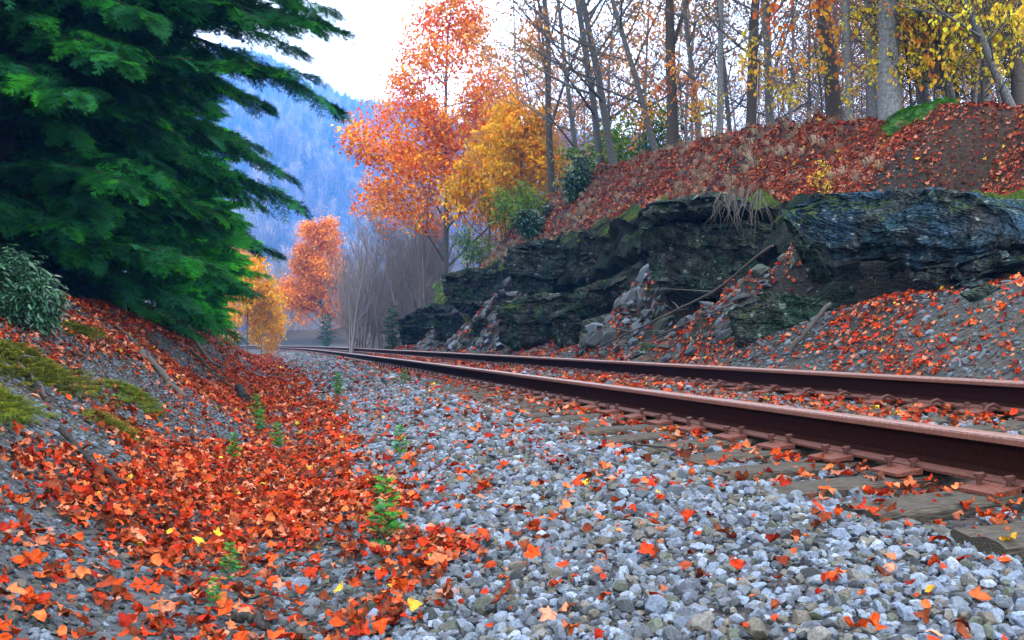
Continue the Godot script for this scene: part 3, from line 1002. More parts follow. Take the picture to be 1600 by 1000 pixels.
	# [from s, to s, from x, to x, tries in a square metre, leaf size]
	for band in [[1.6, 6.0, -4.0, 2.4, 1350, 0.051], [6.0, 12.0, -4.5, 2.4, 850, 0.06], [12.0, 25.0, -5.0, 2.4, 400, 0.075], [25.0, 75.0, -4.0, 2.4, 80, 0.13],
			[2.0, 12.0, 2.2, 5.0, 450, 0.056], [12.0, 40.0, 2.2, 5.0, 150, 0.08], [5.5, 14.0, 5.0, 9.5, 800, 0.06], [14.0, 26.0, 5.0, 10.5, 260, 0.085], [26.0, 50.0, 5.0, 11.0, 70, 0.13], [7.0, 17.0, 7.2, 10.8, 950, 0.055], [16.0, 34.0, 7.2, 10.5, 260, 0.07], [11.5, 40.0, 5.2, 8.2, 260, 0.0701]]:
		var count := int((band[1] - band[0]) * (band[3] - band[2]) * band[4])
		for k in count:
			var s := rnd(band[0], band[1])
			var x := rnd(band[2], band[3])
			var patch := hummock.get_noise_2d(x * 1.7 + 77.0, s * 1.1) * 0.5 + 0.5
			var broad_patch := broad.get_noise_2d(x * 3.0 + 9.0, s * 2.0) * 0.5 + 0.5
			var share := 0.0
			var talus: bool = band[5] == 0.0701
			if talus and (gully(s, x) < 0.12 or x > 7.35):
				continue
			if x < 2.2:
				var edge := 0.35 + 0.3 * hummock.get_noise_2d(1.0, s * 2.0) - 0.55 * smoothstep(3.6, 2.2, s)
				if x > edge + 0.15:
					share = 0.05 + 0.05 * smoothstep(1.7, 2.2, x) + 0.35 * smoothstep(edge + 0.7, edge, x) * patch * patch
				elif x > -1.15 + 0.45 * smoothstep(4.0, 2.6, s):
					share = 1.0 if patch > 0.35 else 0.75
				else:
					share = 0.2 + 0.6 * smoothstep(0.42, 0.62, patch) + 0.45 * smoothstep(3.8, 2.8, s) + 0.3 * smoothstep(8.0, 12.0, s)
				if x < edge and broad_patch > 0.57 and s > 2.6:
					share *= 0.3
			elif x < 4.9:
				share = 0.2 + 0.6 * smoothstep(0.35, 0.6, patch) if x > 2.5 else 0.22
				var phase := fposmod(s - 1.55 + 0.2575, 0.515) - 0.2575
				if absf(x - 2.5) < 0.09 or absf(x - 4.005) < 0.09:
					continue
				if absf(phase) < 0.1:
					share *= 0.5
			elif x < 7.0:
				share = 0.12 + 0.42 * smoothstep(0.42, 0.7, patch) + 0.4 * gully(s, x) + 0.25 * smoothstep(5.9, 6.5, x) * smoothstep(9.5, 8.0, s)
			else:
				share = 0.85 if patch > 0.35 else 0.62
			if x > 6.3 and x < 7.9 and s > 9.2 and s < 12.0:
				share = 0.0
			elif x > 6.6 and x < 7.9:
				share = maxf(share, 0.75 * gully(s, x))
			if x < 0.0:
				for z in stony:
					if pow((x - z[0]) / z[2], 2) + pow((s - z[1]) / z[3], 2) < 0.7 + 0.6 * patch:
						share *= 0.14
			for z in moss_spots:
				if pow((x - z[0]) / z[2], 2) + pow((s - z[1]) / z[3], 2) < 1.0:
					share *= 0.6
			var y := maxf(ground_y(x, s), ballast_y(x, s) if x > 0.1 and x < 4.95 else -9.0)
			var nx := Vector3(0.1, maxf(ground_y(x + 0.05, s), ballast_y(x + 0.05, s) if x > 0.1 and x < 4.95 else -9.0) - maxf(ground_y(x - 0.05, s), ballast_y(x - 0.05, s) if x > 0.1 and x < 4.95 else -9.0), 0)
			var slope := Vector3(-nx.y, nx.x, 0).normalized()
			if talus:
				share = 0.3
			if rng.randf() < share:
				var size: float = band[5] * (rnd(0.75, 1.5) if rng.randf() < 0.55 else rnd(0.3, 0.8))
				var own := slope + Vector3(rnd(-1, 1), 0, rnd(-1, 1)) * 0.7
				if s < 2.6:
					size = minf(size, 0.06)
				var b := Basis(Quaternion(Vector3.UP, own.normalized())) * Basis(Vector3.UP, rnd(0, TAU))
				if rng.randf() < 0.3:
					b = b * Basis(Vector3.RIGHT, PI)
				b = b.scaled(Vector3.ONE * size)
				var lift := 0.006 + rnd(0, 0.035) + (0.018 if x > 0.3 and x < 4.9 else 0.0)
				var t := Transform3D(b, Vector3(x + bend(s), y + lift, -s))
				var which := rng.randi() % 6
				if near_leaves < 300 and s < 3.6 and x > 0.226 * s - 0.62 * s and x < 0.226 * s + 0.6 * s:
					near_leaves += 1
					part("fallen_leaf", leaves[which], leaf_mats[rng.randi() % (leaf_mats.size() if x > 0.3 else leaf_mats.size() - 1)], ground_node, t)
				else:
					var c := tone(browns if x > 6.6 or (x < -1.0 and rng.randf() < 0.75) or rng.randf() < 0.22 else reds, 0.35)
					c = Color(c.r * 0.90, c.g * 0.76, c.b * 0.85)
					if rng.randf() < 0.008:
						c = Color(0.7, 0.42, 0.04)
					litter[which].put(t, c)
			elif talus or (x < 0.4 and rng.randf() < (0.95 if broad_patch > 0.55 else 0.65)) or (x > 4.7 and x < (7.8 if gully(s, x) > 0.3 else 7.0) and rng.randf() < 0.75):
				var big := rnd(0.012, 0.036) * (2.2 if x > 4.7 and rng.randf() < 0.12 else 1.0) * (1.0 if s < 14.0 else 1.5) * (rnd(1.2, 3.6) if talus else 1.0)
				var own := slope + Vector3(rnd(-0.35, 0.35), 0, rnd(-0.35, 0.35))
				var b := (Basis(Quaternion(Vector3.UP, own.normalized())) * Basis(Vector3.UP, rnd(0, TAU))).scaled(Vector3.ONE * big)
				scree[rng.randi() % 3].put(Transform3D(b, Vector3(x + bend(s), y + big * 0.15, -s)), tone(scree_tones))
	for k in 6:
		many("fallen_leaves", leaves[k], fallen_m, litter[k], self)
	for k in 3:
		many("scree", slabs[k], stone_m, scree[k], self)

	# ------------------------------------------------ rock ledge
	bedrock(rock_m)
	rock("rock_slab", "big blue-grey rock slab overhanging the black hollow near the far rail", Vector3(6.10, 1.64, -9.31), 0.19, [-1.89, 0.46, -1.38, 0.58, -0.65, 0.52, 0.42, 0.43, 0.96, 0.28, 1.35, 0.04, 1.49, -0.19, 1.25, -0.37, 0.81, -0.39, 0.34, -0.46, 0.0, -0.37, -0.27, -0.27, -1.06, -0.24, -1.36, -0.04, -1.66, 0.25], 2.3, 1, rock_m, 1.0, 0.9)
	rock("rock_slab", "narrow tilted rock slab with a mossy upper edge under the big blue-grey slab", Vector3(6.15, 1.20, -8.53), 0.24, [-0.62, 0.01, -0.4, 0.05, 0.13, 0.12, 0.57, 0.14, 0.67, 0.04, 0.27, -0.12, -0.24, -0.17, -0.54, -0.09], 1.0, 2, rock_m, 0.6, 1.0)
	rock("rock_slab", "short grey rock slab leaning at the right foot of the black hollow", Vector3(6.00, 0.95, -8.41), 0.31, [-0.3, 0.03, 0.24, 0.17, 0.4, 0.1, 0.18, -0.05, -0.23, -0.16, -0.33, -0.09], 0.8, 3, rock_m, 0.35, 0.2)
	rock("boulder", "small rounded boulder in the leaves right of the hollow", Vector3(5.90, 0.91, -7.73), 0.79, [-0.22, 0.02, 0.02, 0.12, 0.16, 0.07, 0.13, -0.04, 0.02, -0.1, -0.13, -0.07], 0.5, 4, rock_m, 0.1, 0.3, "boulder")
	rock("cliff_rock", "tall greenish rock face beneath the grassy overhang, behind the long fallen branch", Vector3(6.45, 1.84, -15.01), 0.55, [-1.42, 0.63, -0.86, 0.68, 0.25, 0.56, 0.89, 0.55, 1.46, 0.36, 1.44, -0.11, 1.05, -0.37, 0.6, -0.56, 0.02, -0.68, -0.48, -0.7, -0.86, -0.49, -1.26, -0.11, -1.45, 0.28], 1.2, 5, rock_m, 0.0, 0.4)
	rock("overhanging_rock", "mossy overhanging cap rock jutting out above the tall greenish face", Vector3(6.10, 2.64, -14.9), 0.55, [-0.94, 0.12, -0.31, 0.28, 0.42, 0.22, 1.04, 0.04, 1.19, -0.15, 0.3, -0.18, -0.83, -0.19, -1.12, -0.13], 1.7, 6, rock_m, 0.0, 1.0)
	rock("rock_column", "dark slanting rock column between the two big rock faces", Vector3(6.10, 1.70, -11.32), 0.79, [-0.31, 0.52, -0.09, 0.41, 0.15, 0.04, 0.32, -0.45, 0.14, -0.51, -0.03, -0.16, -0.19, 0.17], 0.6, 7, rock_m, 0.0, 0.1)
	rock("layered_rock", "low thin-bedded rock of dark layers left of the black hollow", Vector3(5.75, 0.76, -11.07), 0.63, [-0.88, 0.16, -0.43, 0.36, 0.07, 0.34, 0.54, 0.25, 0.9, 0.07, 0.86, -0.09, 0.39, -0.26, -0.18, -0.35, -0.69, -0.39, -0.8, -0.1], 1.0, 8, rock_m, 0.0, 0.7)
	rock("boulder", "green lichen-covered boulder at the mouth of the black hollow", Vector3(5.70, 0.62, -9.13), 0.55, [-0.29, 0.06, 0.06, 0.18, 0.4, 0.14, 0.29, -0.01, -0.14, -0.2, -0.36, -0.18], 0.7, 9, rock_m, 0.0, 0.8, "boulder")
	rock("rock_block", "dark square rock block jutting from the middle of the ledge like a nose", Vector3(6.30, 2.35, -24.44), 1.41, [-0.89, 0.58, 0.01, 0.81, 0.8, 0.59, 1.07, 0.15, 0.99, -0.29, 0.48, -0.52, 0.01, -0.71, -0.62, -0.62, -0.86, -0.21, -0.97, 0.22], 1.8, 10, rock_m, 0.25, 0.3)
	rock("rock_block", "set-back rock block draped with dry grass between nose rock and greenish face", Vector3(6.90, 2.47, -21.67), 0.94, [-0.67, 0.58, 0.74, 0.8, 0.77, -0.14, 0.16, -0.54, -0.37, -0.67, -0.67, -0.02], 1.2, 11, rock_m, 0.0, 0.7)
	rock("rock_block", "dark wedge-shaped rock block under the left end of the leafy bank", Vector3(6.30, 2.18, -33.11), 1.41, [-1.28, 0.64, -0.14, 0.9, 0.87, 0.78, 1.12, 0.04, 1.02, -0.74, 0.28, -0.91, -0.67, -0.7, -1.19, -0.03], 2.0, 12, rock_m, 0.0, 0.6)
	rock("rock_shelf", "broad low rock shelf below the dark square nose block", Vector3(5.90, 1.09, -22.65), 1.41, [-1.11, 0.37, -0.05, 0.64, 0.68, 0.58, 1.24, 0.44, 1.1, 0.06, 0.12, -0.14, -0.05, -0.58, -0.78, -0.79, -1.14, -0.58], 1.5, 13, rock_m, 0.0, 0.5)
	rock("rock_shelf", "moss-topped rock ledge left of the leaf-filled gully", Vector3(6.00, 1.46, -18.65), 1.41, [-0.61, 0.07, -0.05, 0.3, 0.54, 0.37, 0.56, -0.15, 0.07, -0.32, -0.51, -0.27], 1.4, 14, rock_m, 0.0, 1.0)
	rock("upright_rock", "narrow upright rock standing below the moss-topped ledge", Vector3(5.70, 0.80, -20.16), 1.41, [-0.35, 0.3, 0.17, 0.62, 0.33, 0.17, 0.24, -0.42, -0.09, -0.52, -0.3, -0.15], 1.0, 15, rock_m, 0.0, 0.3)
	rock("boulder", "dark lumpy boulder beside the narrow upright rock", Vector3(5.70, 0.73, -17.47), 1.41, [-0.53, 0.18, 0.22, 0.41, 0.6, 0.18, 0.16, -0.34, -0.45, -0.43], 1.0, 16, rock_m, 0.0, 0.4, "boulder")
	rock("rubble_block", "farthest broken rock block, beside the small evergreen at the ledge's end", Vector3(5.90, 1.40, -41.92), 1.41, [-1.36, 0.13, 0.05, 0.85, 0.89, 0.75, 1.21, 0.01, 0.37, -1.0, -1.15, -1.0], 1.6, 17, rock_m, 0.0, 0.5)
	rock("rubble_block", "reddish-grey rubble block below the wedge-shaped rock", Vector3(5.50, 1.02, -33.97), 1.41, [-0.57, 0.48, 0.33, 0.56, 0.76, -0.06, 0.05, -0.55, -0.57, -0.43], 1.0, 18, rock_m, 0.0, 0.2)
	rock("rubble_block", "small rubble block between the wedge-shaped rock and the broad shelf", Vector3(5.60, 0.82, -27.88), 1.41, [-0.5, 0.33, 0.21, 0.54, 0.48, -0.02, 0.21, -0.47, -0.41, -0.38], 1.0, 19, rock_m, 0.0, 0.5)
	rock("boulder", "mossy loaf-shaped boulder lying just behind the far rail", Vector3(5.15, 0.36, -13.84), 1.26, [-0.41, -0.12, -0.08, 0.18, 0.21, 0.08, 0.28, -0.13], 0.5, 20, rock_m, 0.0, 0.9, "boulder")

	# ------------------------------------------------ evergreens on the left bank
	var sprays := [spray_mesh(501, 18, 0.05, 0.16), spray_mesh(502, 16, 0.055, 0.26), spray_mesh(503, 20, 0.048, 0.08)]
	var deep := [Color(0.012, 0.115, 0.012), Color(0.010, 0.08, 0.020), Color(0.022, 0.155, 0.010), Color(0.020, 0.12, 0.042), Color(0.008, 0.052, 0.010)]
	var bright := [Color(0.045, 0.42, 0.012), Color(0.035, 0.32, 0.012), Color(0.06, 0.50, 0.016), Color(0.02, 0.24, 0.02)]
	var hem := hemlock("hemlock_tree", "large dark hemlock whose long branch tips reach toward the track", 601, 17.0, 6.2, 0.35, 0.065, sprays, needle_m, dark_bark, deep, 0.5, 27.0)
	hem.position = on_ground(-3.6, 14.5)
	var hem2 := hemlock("hemlock_tree", "nearest dark hemlock filling the upper left corner", 602, 14.0, 4.2, 0.45, 0.075, sprays, needle_m, dark_bark, deep, 0.42, 30.0)
	hem2.position = on_ground(-5.2, 8.6)
	copy_of(hem, "dark hemlock deep in the shade behind the nearest one", on_ground(-8.5, 14.0), Vector3(0, 2.0, 0), 1.0)
	copy_of(hem2, "dark hemlock between the large one and the bright evergreens", on_ground(-5.0, 21.0), Vector3(0, 1.1, 0), 1.15)
	copy_of(hem, "tall hemlock at the back of the left bank", on_ground(-9.5, 22.0), Vector3(0, 4.0, 0), 1.05)
	copy_of(hem2, "dark hemlock low behind the nearest one, filling the gap under its boughs", on_ground(-7.0, 11.5), Vector3(0, 5.0, 0), 0.8)
	copy_of(hem2, "dark hemlock low behind the large one, next to its trunk", on_ground(-6.2, 18.0), Vector3(0, 2.7, 0), 0.9)
	copy_of(hem, "dark hemlock behind the bright green evergreens", on_ground(-7.0, 29.0), Vector3(0, 0.6, 0), 0.9)
	copy_of(hem2, "dark hemlock last in the row behind the bright green evergreens", on_ground(-6.8, 38.0), Vector3(0, 1.6, 0), 1.1)
	copy_of(hem, "dark hemlock leaning over the bright green evergreens", on_ground(-5.2, 22.5), Vector3(0, 3.3, 0), 0.85)
	copy_of(hem, "dark hemlock right behind the large one, reaching farthest out over the ditch", on_ground(-4.3, 20.0), Vector3(0, 5.2, 0), 1.1)
	copy_of(hem, "tallest dark hemlock, standing close against the large one", on_ground(-4.2, 16.3), Vector3(0, 2.5, 0), 1.22)
	var spruce := hemlock("evergreen_tree", "bright green bushy evergreen at the foot of the left bank", 603, 7.4, 2.5, 0.1, 0.045, sprays, needle_m, dark_bark, bright, 0.4, 34.0, 0.2, 0.22)
	spruce.position = on_ground(-2.1, 27.0)
	copy_of(spruce, "bright green evergreen farthest along the left bank, before the yellow tree", on_ground(-2.5, 37.0), Vector3(0, 2.0, 0), 0.95)
	copy_of(spruce, "bright green evergreen nearest the dark hemlocks", on_ground(-2.3, 22.0), Vector3(0, 4.2, 0), 0.9)
	copy_of(spruce, "green evergreen at the end of the left bank beside the yellow tree", on_ground(-3.0, 50.0), Vector3(0, 3.2, 0), 1.0)

	# ------------------------------------------------ leaf-bearing trees
	var clump := [cluster_mesh(701, 9, 0.28, 0.15, 0.3), cluster_mesh(702, 6, 0.22, 0.14, 0.5, 0.75), cluster_mesh(703, 8, 0.12, 0.13, 0.1, 0.35), cluster_mesh(704, 4, 0.18, 0.10, 0.4, 0.8)]
	var oranges := [Color(0.90, 0.22, 0.012), Color(0.95, 0.32, 0.015), Color(0.78, 0.11, 0.01), Color(0.88, 0.17, 0.01), Color(0.92, 0.42, 0.02)]
	var golds := [Color(0.92, 0.38, 0.01), Color(0.90, 0.48, 0.012), Color(0.88, 0.27, 0.01), Color(0.72, 0.40, 0.02)]
	var yellows := [Color(0.78, 0.58, 0.03), Color(0.70, 0.50, 0.03), Color(0.58, 0.54, 0.04), Color(0.80, 0.42, 0.03)]
	var greens := [Color(0.10, 0.24, 0.02), Color(0.16, 0.30, 0.03), Color(0.07, 0.17, 0.03), Color(0.28, 0.36, 0.04)]
	var all_of := func(_p: Vector3) -> bool: return true
	var tips := []
	var maple_habit := Habit.new()
	maple_habit.first = [0.14, 0.25, 0.2]
	maple_habit.least = 0.004
	maple_habit.kids = [20, 8, 4]
	maple_habit.ratio = [0.36, 0.45, 0.45]
	maple_habit.lift = [0.02, 0.06, 0.02, 0.0]
	var o1 := tree("maple_tree", "tall orange-red maple with a bare grey trunk beyond the ledge's end", "tree", 801, 15.5, 0.17, maple_habit, grey_bark, tips)
	dress(o1, tips, clump[0], leaf_m, oranges, 0.95, 5, 0.65, 1.35, func(p: Vector3) -> bool: return rng.randf() < (1.0 if p.y < 10.5 else 0.4) and (p.x < 1.2 or p.y > 9.0 or rng.randf() < 0.3))
	o1.position = spot(692, 49.0)
	o1.scale = Vector3(0.9, 1.0, 0.9)
	o1.rotation.y = 0.2
	var airy := []
	var o5 := tree("maple_tree", "airy tall maple with thin orange leaves between the orange one and the wood", "tree", 805, 13.0, 0.10, maple_habit, grey_bark, airy)
	dress(o5, airy, clump[1], leaf_m, [Color(0.80, 0.30, 0.03), Color(0.70, 0.20, 0.03), Color(0.78, 0.42, 0.04), Color(0.5, 0.16, 0.03)], 0.4, 2, 0.3, 0.9, all_of)
	o5.position = crest_spot(775, 1.5)
	copy_of(o5, "second airy maple with thin orange leaves, nearer the leaning trunks", crest_spot(868, 3.0), Vector3(0, 2.0, 0), 0.9)
	copy_of(o5, "third airy maple of thin orange leaves, behind the dark forked tree", crest_spot(1000, 6.0), Vector3(0, 4.0, 0), 1.0)
	tips = []
	var gold_habit := Habit.new()
	gold_habit.first = [0.2, 0.25, 0.2]
	gold_habit.kids = [16, 7, 4]
	gold_habit.ratio = [0.45, 0.5, 0.45]
	var o2 := tree("young_maple_tree", "golden-orange young maple in front of the tall orange-red one", "tree", 802, 4.6, 0.05, gold_habit, grey_bark, tips)
	dress(o2, tips, clump[1], leaf_m, golds, 0.8, 2, 0.25, 0.85, all_of)
	o2.position = crest_spot(765, -0.6)
	o2.scale = Vector3.ONE * 1.2
	copy_of(o2, "small golden maple leaning out over the thicket's upper edge", crest_spot(805, -0.3), Vector3(0, 2.0, 0.1), 1.05)
	tips = []
	var low_habit := Habit.new()
	low_habit.first = [0.06, 0.2, 0.2]
	low_habit.kids = [22, 8, 4]
	low_habit.ratio = [0.4, 0.45, 0.45]
	var o3 := tree("maple_tree", "round red-orange maple on the right of the track's far bend", "tree", 803, 8.0, 0.10, low_habit, grey_bark, tips)
	dress(o3, tips, clump[0], leaf_m, [Color(0.85, 0.25, 0.025), Color(0.85, 0.33, 0.03), Color(0.78, 0.17, 0.02)], 0.9, 3, 0.4, 1.4, all_of)
	o3.position = spot(505, 92.0)
	o3.scale = Vector3(1.1, 1.15, 1.1)
	var o4 := copy_of(o2, "yellow-orange tree at the left edge of the track's far bend", spot(408, 66.0), Vector3(0, 1.0, 0), 0.85)
	o4.position.y -= 0.5
	copy_of(o2, "yellow tree behind the bright evergreens at the bend", spot(386, 64.0), Vector3(0, 3.0, 0), 1.3)
	copy_of(o2, "low orange bush at the very end of the visible track", spot(458, 120.0), Vector3(0, 4.0, 0), 1.0)
	copy_of(o3, "faded orange tree in the haze beyond the end of the track", spot(440, 150.0), Vector3(0, 2.0, 0), 1.0)

	# ------------------------------------------------ bare thicket and the wood on the bank
	var thicket_habit := Habit.new()
	thicket_habit.segs = [8, 5, 3, 2]
	thicket_habit.kids = [13, 6, 4]
	thicket_habit.first = [0.1, 0.1, 0.1]
	thicket_habit.angle = [32.0, 35.0, 38.0]
	thicket_habit.lift = [0.02, 0.14, 0.1, 0.05]
	thicket_habit.sides = [5, 4, 3, 3]
	thicket_habit.least = 0.008
	tips = []
	var bush := tree("bare_sapling", "bare grey sapling with many upright twigs in the thicket beyond the rock ledge", "sapling", 811, 6.8, 0.085, thicket_habit, twig_bark, tips, "bare saplings of the thicket beyond the rock ledge", 3)
	bush.position = spot(668, 50.0)
	rng.seed = 77
	for k in 30:
		var px := rnd(548, 690)
		var away := rnd(48.0, 74.0)
		copy_of(bush, "bare grey sapling with many upright twigs in the thicket beyond the rock ledge", spot(px, away), Vector3(rnd(-0.06, 0.06), rnd(0, TAU), rnd(-0.06, 0.06)), rnd(0.75, 1.15) * ramp(px, [548.0, 620.0, 690.0], [0.75, 1.0, 1.1]), "bare saplings of the thicket beyond the rock ledge")
	for k in 26:
		copy_of(bush, "bare purplish sapling in the far thicket behind the end of the track", spot(rnd(392, 560), rnd(105.0, 175.0)), Vector3(0, rnd(0, TAU), 0), rnd(1.0, 1.5), "bare saplings behind the end of the track")

	var slim := Habit.new()
	slim.least = 0.0045
	slim.kids = [22, 9, 5]
	slim.first = [0.14, 0.15, 0.15]
	slim.ratio = [0.3, 0.5, 0.5]
	slim.angle = [62.0, 50.0, 45.0]
	var forked := Habit.new()
	forked.least = 0.0045
	forked.kids = [10, 10, 6]
	forked.first = [0.22, 0.2, 0.15]
	forked.ratio = [0.6, 0.42, 0.45]
	forked.angle = [30.0, 50.0, 45.0]
	var high := Habit.new()
	high.kids = [14, 7, 5]
	high.first = [0.45, 0.2, 0.15]
	high.wobble = [0.035, 0.14, 0.2, 0.25]
	var sparse := [Color(0.55, 0.20, 0.05), Color(0.62, 0.27, 0.05), Color(0.42, 0.12, 0.04), Color(0.7, 0.4, 0.05)]
	var t1 := []
	var wood_a := tree("slim_tree", "slim grey trunk with fine bare side branches, second of the two leaning left", "tree", 821, 13.0, 0.12, slim, grey_bark, t1)
	dress(wood_a, t1, clump[3], leaf_m, sparse, 0.2, 1, 0.1, 0.9, all_of)
	var t2 := []
	var wood_b := tree("forked_tree", "dark many-forked tree at the middle of the bank's crest", "tree", 822, 13.0, 0.15, forked, brown_bark, t2)
	dress(wood_b, t2, clump[3], leaf_m, sparse, 0.15, 1, 0.1, 1.0, all_of)
	var t3 := []
	var beech := tree("beech_tree", "thick smooth light-grey beech trunk, widest on the crest", "tree", 823, 17.0, 0.15, high, beech_bark, t3)
	dress(beech, t3, clump[1], leaf_m, yellows, 0.12, 1, 0.15, 0.5, all_of)
	beech.position = crest_spot(1393, -0.1)
	beech.rotation.z = 0.06
	wood_a.position = crest_spot(945, 0.3)
	wood_a.rotation = Vector3(0, 0.4, 0.1)
	wood_b.position = crest_spot(1052, 0.5)
	# [label, model, column, distance, lean to the left, size]
	for w in [["slender light-grey beech trunk left of the thick one", beech, 1330, 0.6, 0.05, 0.5], ["grey beech trunk between the slender one and the thick one", beech, 1366, 1.0, 0.09, 0.5],
			["thick rough brown trunk hung with vines behind the grey beeches", wood_b, 1309, 1.2, 0.09, 1.0], ["straight dark trunk left of the rough brown one", wood_a, 1208, 0.6, 0.0, 0.7],
			["grey trunk with a green creeper at its foot", high_copy(beech), 1125, 0.3, 0.0, 0.55], ["thin dark trunk beside the creeper-footed one", wood_a, 1098, 1.0, 0.05, 0.6],
			["dark trunk leaning steeply left by the leafy crest", wood_a, 1030, 0.5, 0.22, 0.75], ["leaning grey-green trunk rising left above the shrubs", wood_a, 962, 0.0, 0.17, 0.95],
			["slender trunk left of the two leaning ones", wood_a, 908, 0.6, 0.06, 0.85], ["pale thin tree at the left end of the crest", wood_b, 862, 0.4, 0.02, 1.0],
			["forked dark tree behind the yellow sapling leaves", wood_b, 1172, 1.6, -0.05, 0.9], ["broad blurred grey trunk at the right, among yellow leaves", beech, 1535, 2.5, 0.02, 1.0],
			["dark trunk slanting left across the yellow leaves at the right", wood_a, 1583, 0.8, 0.4, 0.5], ["slim trunk right of the thick beech", wood_a, 1452, 2.0, 0.04, 0.9],
			["dark trunk at the right edge of the photograph", wood_b, 1598, 2.0, 0.05, 0.7], ["slanting thin trunk right of the thick beech among yellow leaves", wood_a, 1500, 1.0, 0.3, 0.6]]:
		copy_of(w[1], w[0], crest_spot(w[2], w[3]), Vector3(rnd(-0.03, 0.03), rnd(0, TAU) * 0.0 + rnd(-0.4, 0.4), w[4]), w[5])
	var t8 := []
	var wood_c := tree("slim_tree", "very thin bare tree between the leaning trunks and the golden young maple", "tree", 824, 12.0, 0.065, slim, twig_bark, t8)
	dress(wood_c, t8, clump[3], leaf_m, sparse, 0.22, 1, 0.1, 0.9, all_of)
	wood_c.position = crest_spot(820, 0.5)
	rng.seed = 99
	for k in 108:
		var px := rnd(735, 1640)
		var back := rnd(0.8, 14.0)
		var model: Node3D = [wood_c, wood_c, wood_a, wood_c, wood_c, wood_c][k % 6]
		copy_of(model, "bare tree farther back in the wood on top of the bank", crest_spot(px, back), Vector3(rnd(-0.08, 0.08), rnd(0, TAU), rnd(-0.1, 0.14)), rnd(0.45, 0.85), "bare trees farther back in the wood on the bank")

	# leafy saplings and shrubs on the crest
	var sap := Habit.new()
	sap.segs = [6, 4, 3, 2]
	sap.kids = [8, 4, 3]
	sap.first = [0.25, 0.2, 0.2]
	sap.depth = 2
	sap.sides = [5, 4, 3, 3]
	sap.least = 0.003
	var t4 := []
	var sapling := tree("leafy_sapling", "sapling with large bright yellow leaves at the middle of the crest", "sapling", 831, 2.0, 0.016, sap, brown_bark, t4)
	dress(sapling, t4, clump[1], leaf_m, yellows, 0.75, 1, 0.12, 0.5, all_of)
	sapling.position = crest_spot(1185, -0.1)
	var t9 := []
	var tall_sap := tree("leafy_sapling", "tall yellow-green sapling right of the thick beech", "sapling", 833, 3.4, 0.022, slim, brown_bark, t9)
	dress(tall_sap, t9, clump[1], leaf_m, yellows, 0.2, 1, 0.12, 0.42, all_of)
	tall_sap.position = crest_spot(1430, 0.4)
	var t5 := []
	var sapling2 := tree("leafy_sapling", "sapling with orange leaves in front of the dark forked tree", "sapling", 832, 2.2, 0.016, sap, brown_bark, t5)
	dress(sapling2, t5, clump[1], leaf_m, [Color(0.75, 0.22, 0.03), Color(0.78, 0.36, 0.03), Color(0.7, 0.13, 0.02)], 0.75, 1, 0.12, 0.48, all_of)
	sapling2.position = crest_spot(1075, -0.1)
	for w in [["low yellow-leaved sapling left of the bright yellow one", sapling, 1110, 0.1, 0.7], ["yellow-leaved sapling before the rough brown trunk", sapling, 1270, 0.2, 0.8], ["small yellow sapling at the foot of the grey beeches", sapling, 1350, 0.1, 0.6],
			["yellow-green sapling farthest right but one on the crest", tall_sap, 1490, 0.6, 1.0], ["yellow-green sapling at the right end of the crest", tall_sap, 1570, 0.6, 1.15], ["tall yellow sapling behind the slanting dark trunk", tall_sap, 1540, 1.6, 1.5],
			["orange-leaved sapling right of the thick beech's foot", sapling2, 1460, 0.3, 1.1], ["orange sapling against the rough brown trunk", sapling2, 1290, 0.4, 1.5], ["sparse orange sapling behind the leaning trunks", sapling2, 1000, 0.4, 1.3], ["tall orange-yellow sapling right of the slanting thin trunk", tall_sap, 1510, 2.2, 1.6]]:
		copy_of(w[1], w[0], crest_spot(w[2], w[3]), Vector3(0, rnd(0, TAU), 0), w[4])

	# green shrubs
	var shrub_habit := Habit.new()
	shrub_habit.segs = [4, 3, 3, 2]
	shrub_habit.kids = [7, 4, 3]
	shrub_habit.first = [0.15, 0.3, 0.3]
	shrub_habit.depth = 2
	shrub_habit.sides = [4, 3, 3, 3]
	var t6 := []
	var shrub := tree("green_shrub", "yellow-green shrub under the golden young maple", "shrub", 841, 1.6, 0.02, shrub_habit, brown_bark, t6, "", 5)
	dress(shrub, t6, clump[0], leaf_m, greens, 0.8, 1, 0.15, 0.6, all_of)
	shrub.position = crest_spot(835, -1.2)
	for w in [["green shrub above the wedge-shaped rock", 745, -1.3, 1.2], ["low green shrub at the thicket's edge above the wedge-shaped rock", 705, -1.6, 1.3], ["green shrub between the young maple and the laurel", 800, -1.2, 1.1], ["yellow-green bush behind the leaning trunks", 930, 1.0, 1.6], ["yellow-green bush in the gap left of the leaning trunks", 880, 2.0, 2.0], ["yellow-green bush under the dark forked tree", 1010, 1.5, 1.6]]:
		copy_of(shrub, w[0], crest_spot(w[1], w[2]), Vector3(0, rnd(0, TAU), 0), w[3])
	var t7 := []
	var laurel := tree("laurel_bush", "glossy dark laurel bush under the hemlock at the left edge", "shrub", 842, 1.0, 0.015, shrub_habit, brown_bark, t7, "", 6)
	dress(laurel, t7, clump[2], waxy_m, [Color(0.02, 0.075, 0.03), Color(0.03, 0.10, 0.04), Color(0.05, 0.13, 0.07), Color(0.015, 0.05, 0.025)], 1.0, 2, 0.14, 0.8, all_of)
	laurel.position = spot(30, 8.4)
	laurel.scale = Vector3.ONE * 0.55
	copy_of(laurel, "glossy laurel bush with silvery leaves at the top of the leaf slope", crest_spot(905, -0.9), Vector3(0, 2, 0), 1.1)
	copy_of(laurel, "small silvery laurel below the golden young maple", crest_spot(845, -1.4), Vector3(0, 4, 0), 1.0)
	copy_of(laurel, "laurel bush left of the one under the hemlock, cut by the photograph's edge", spot(-40, 8.6), Vector3(0, 1, 0), 0.6)

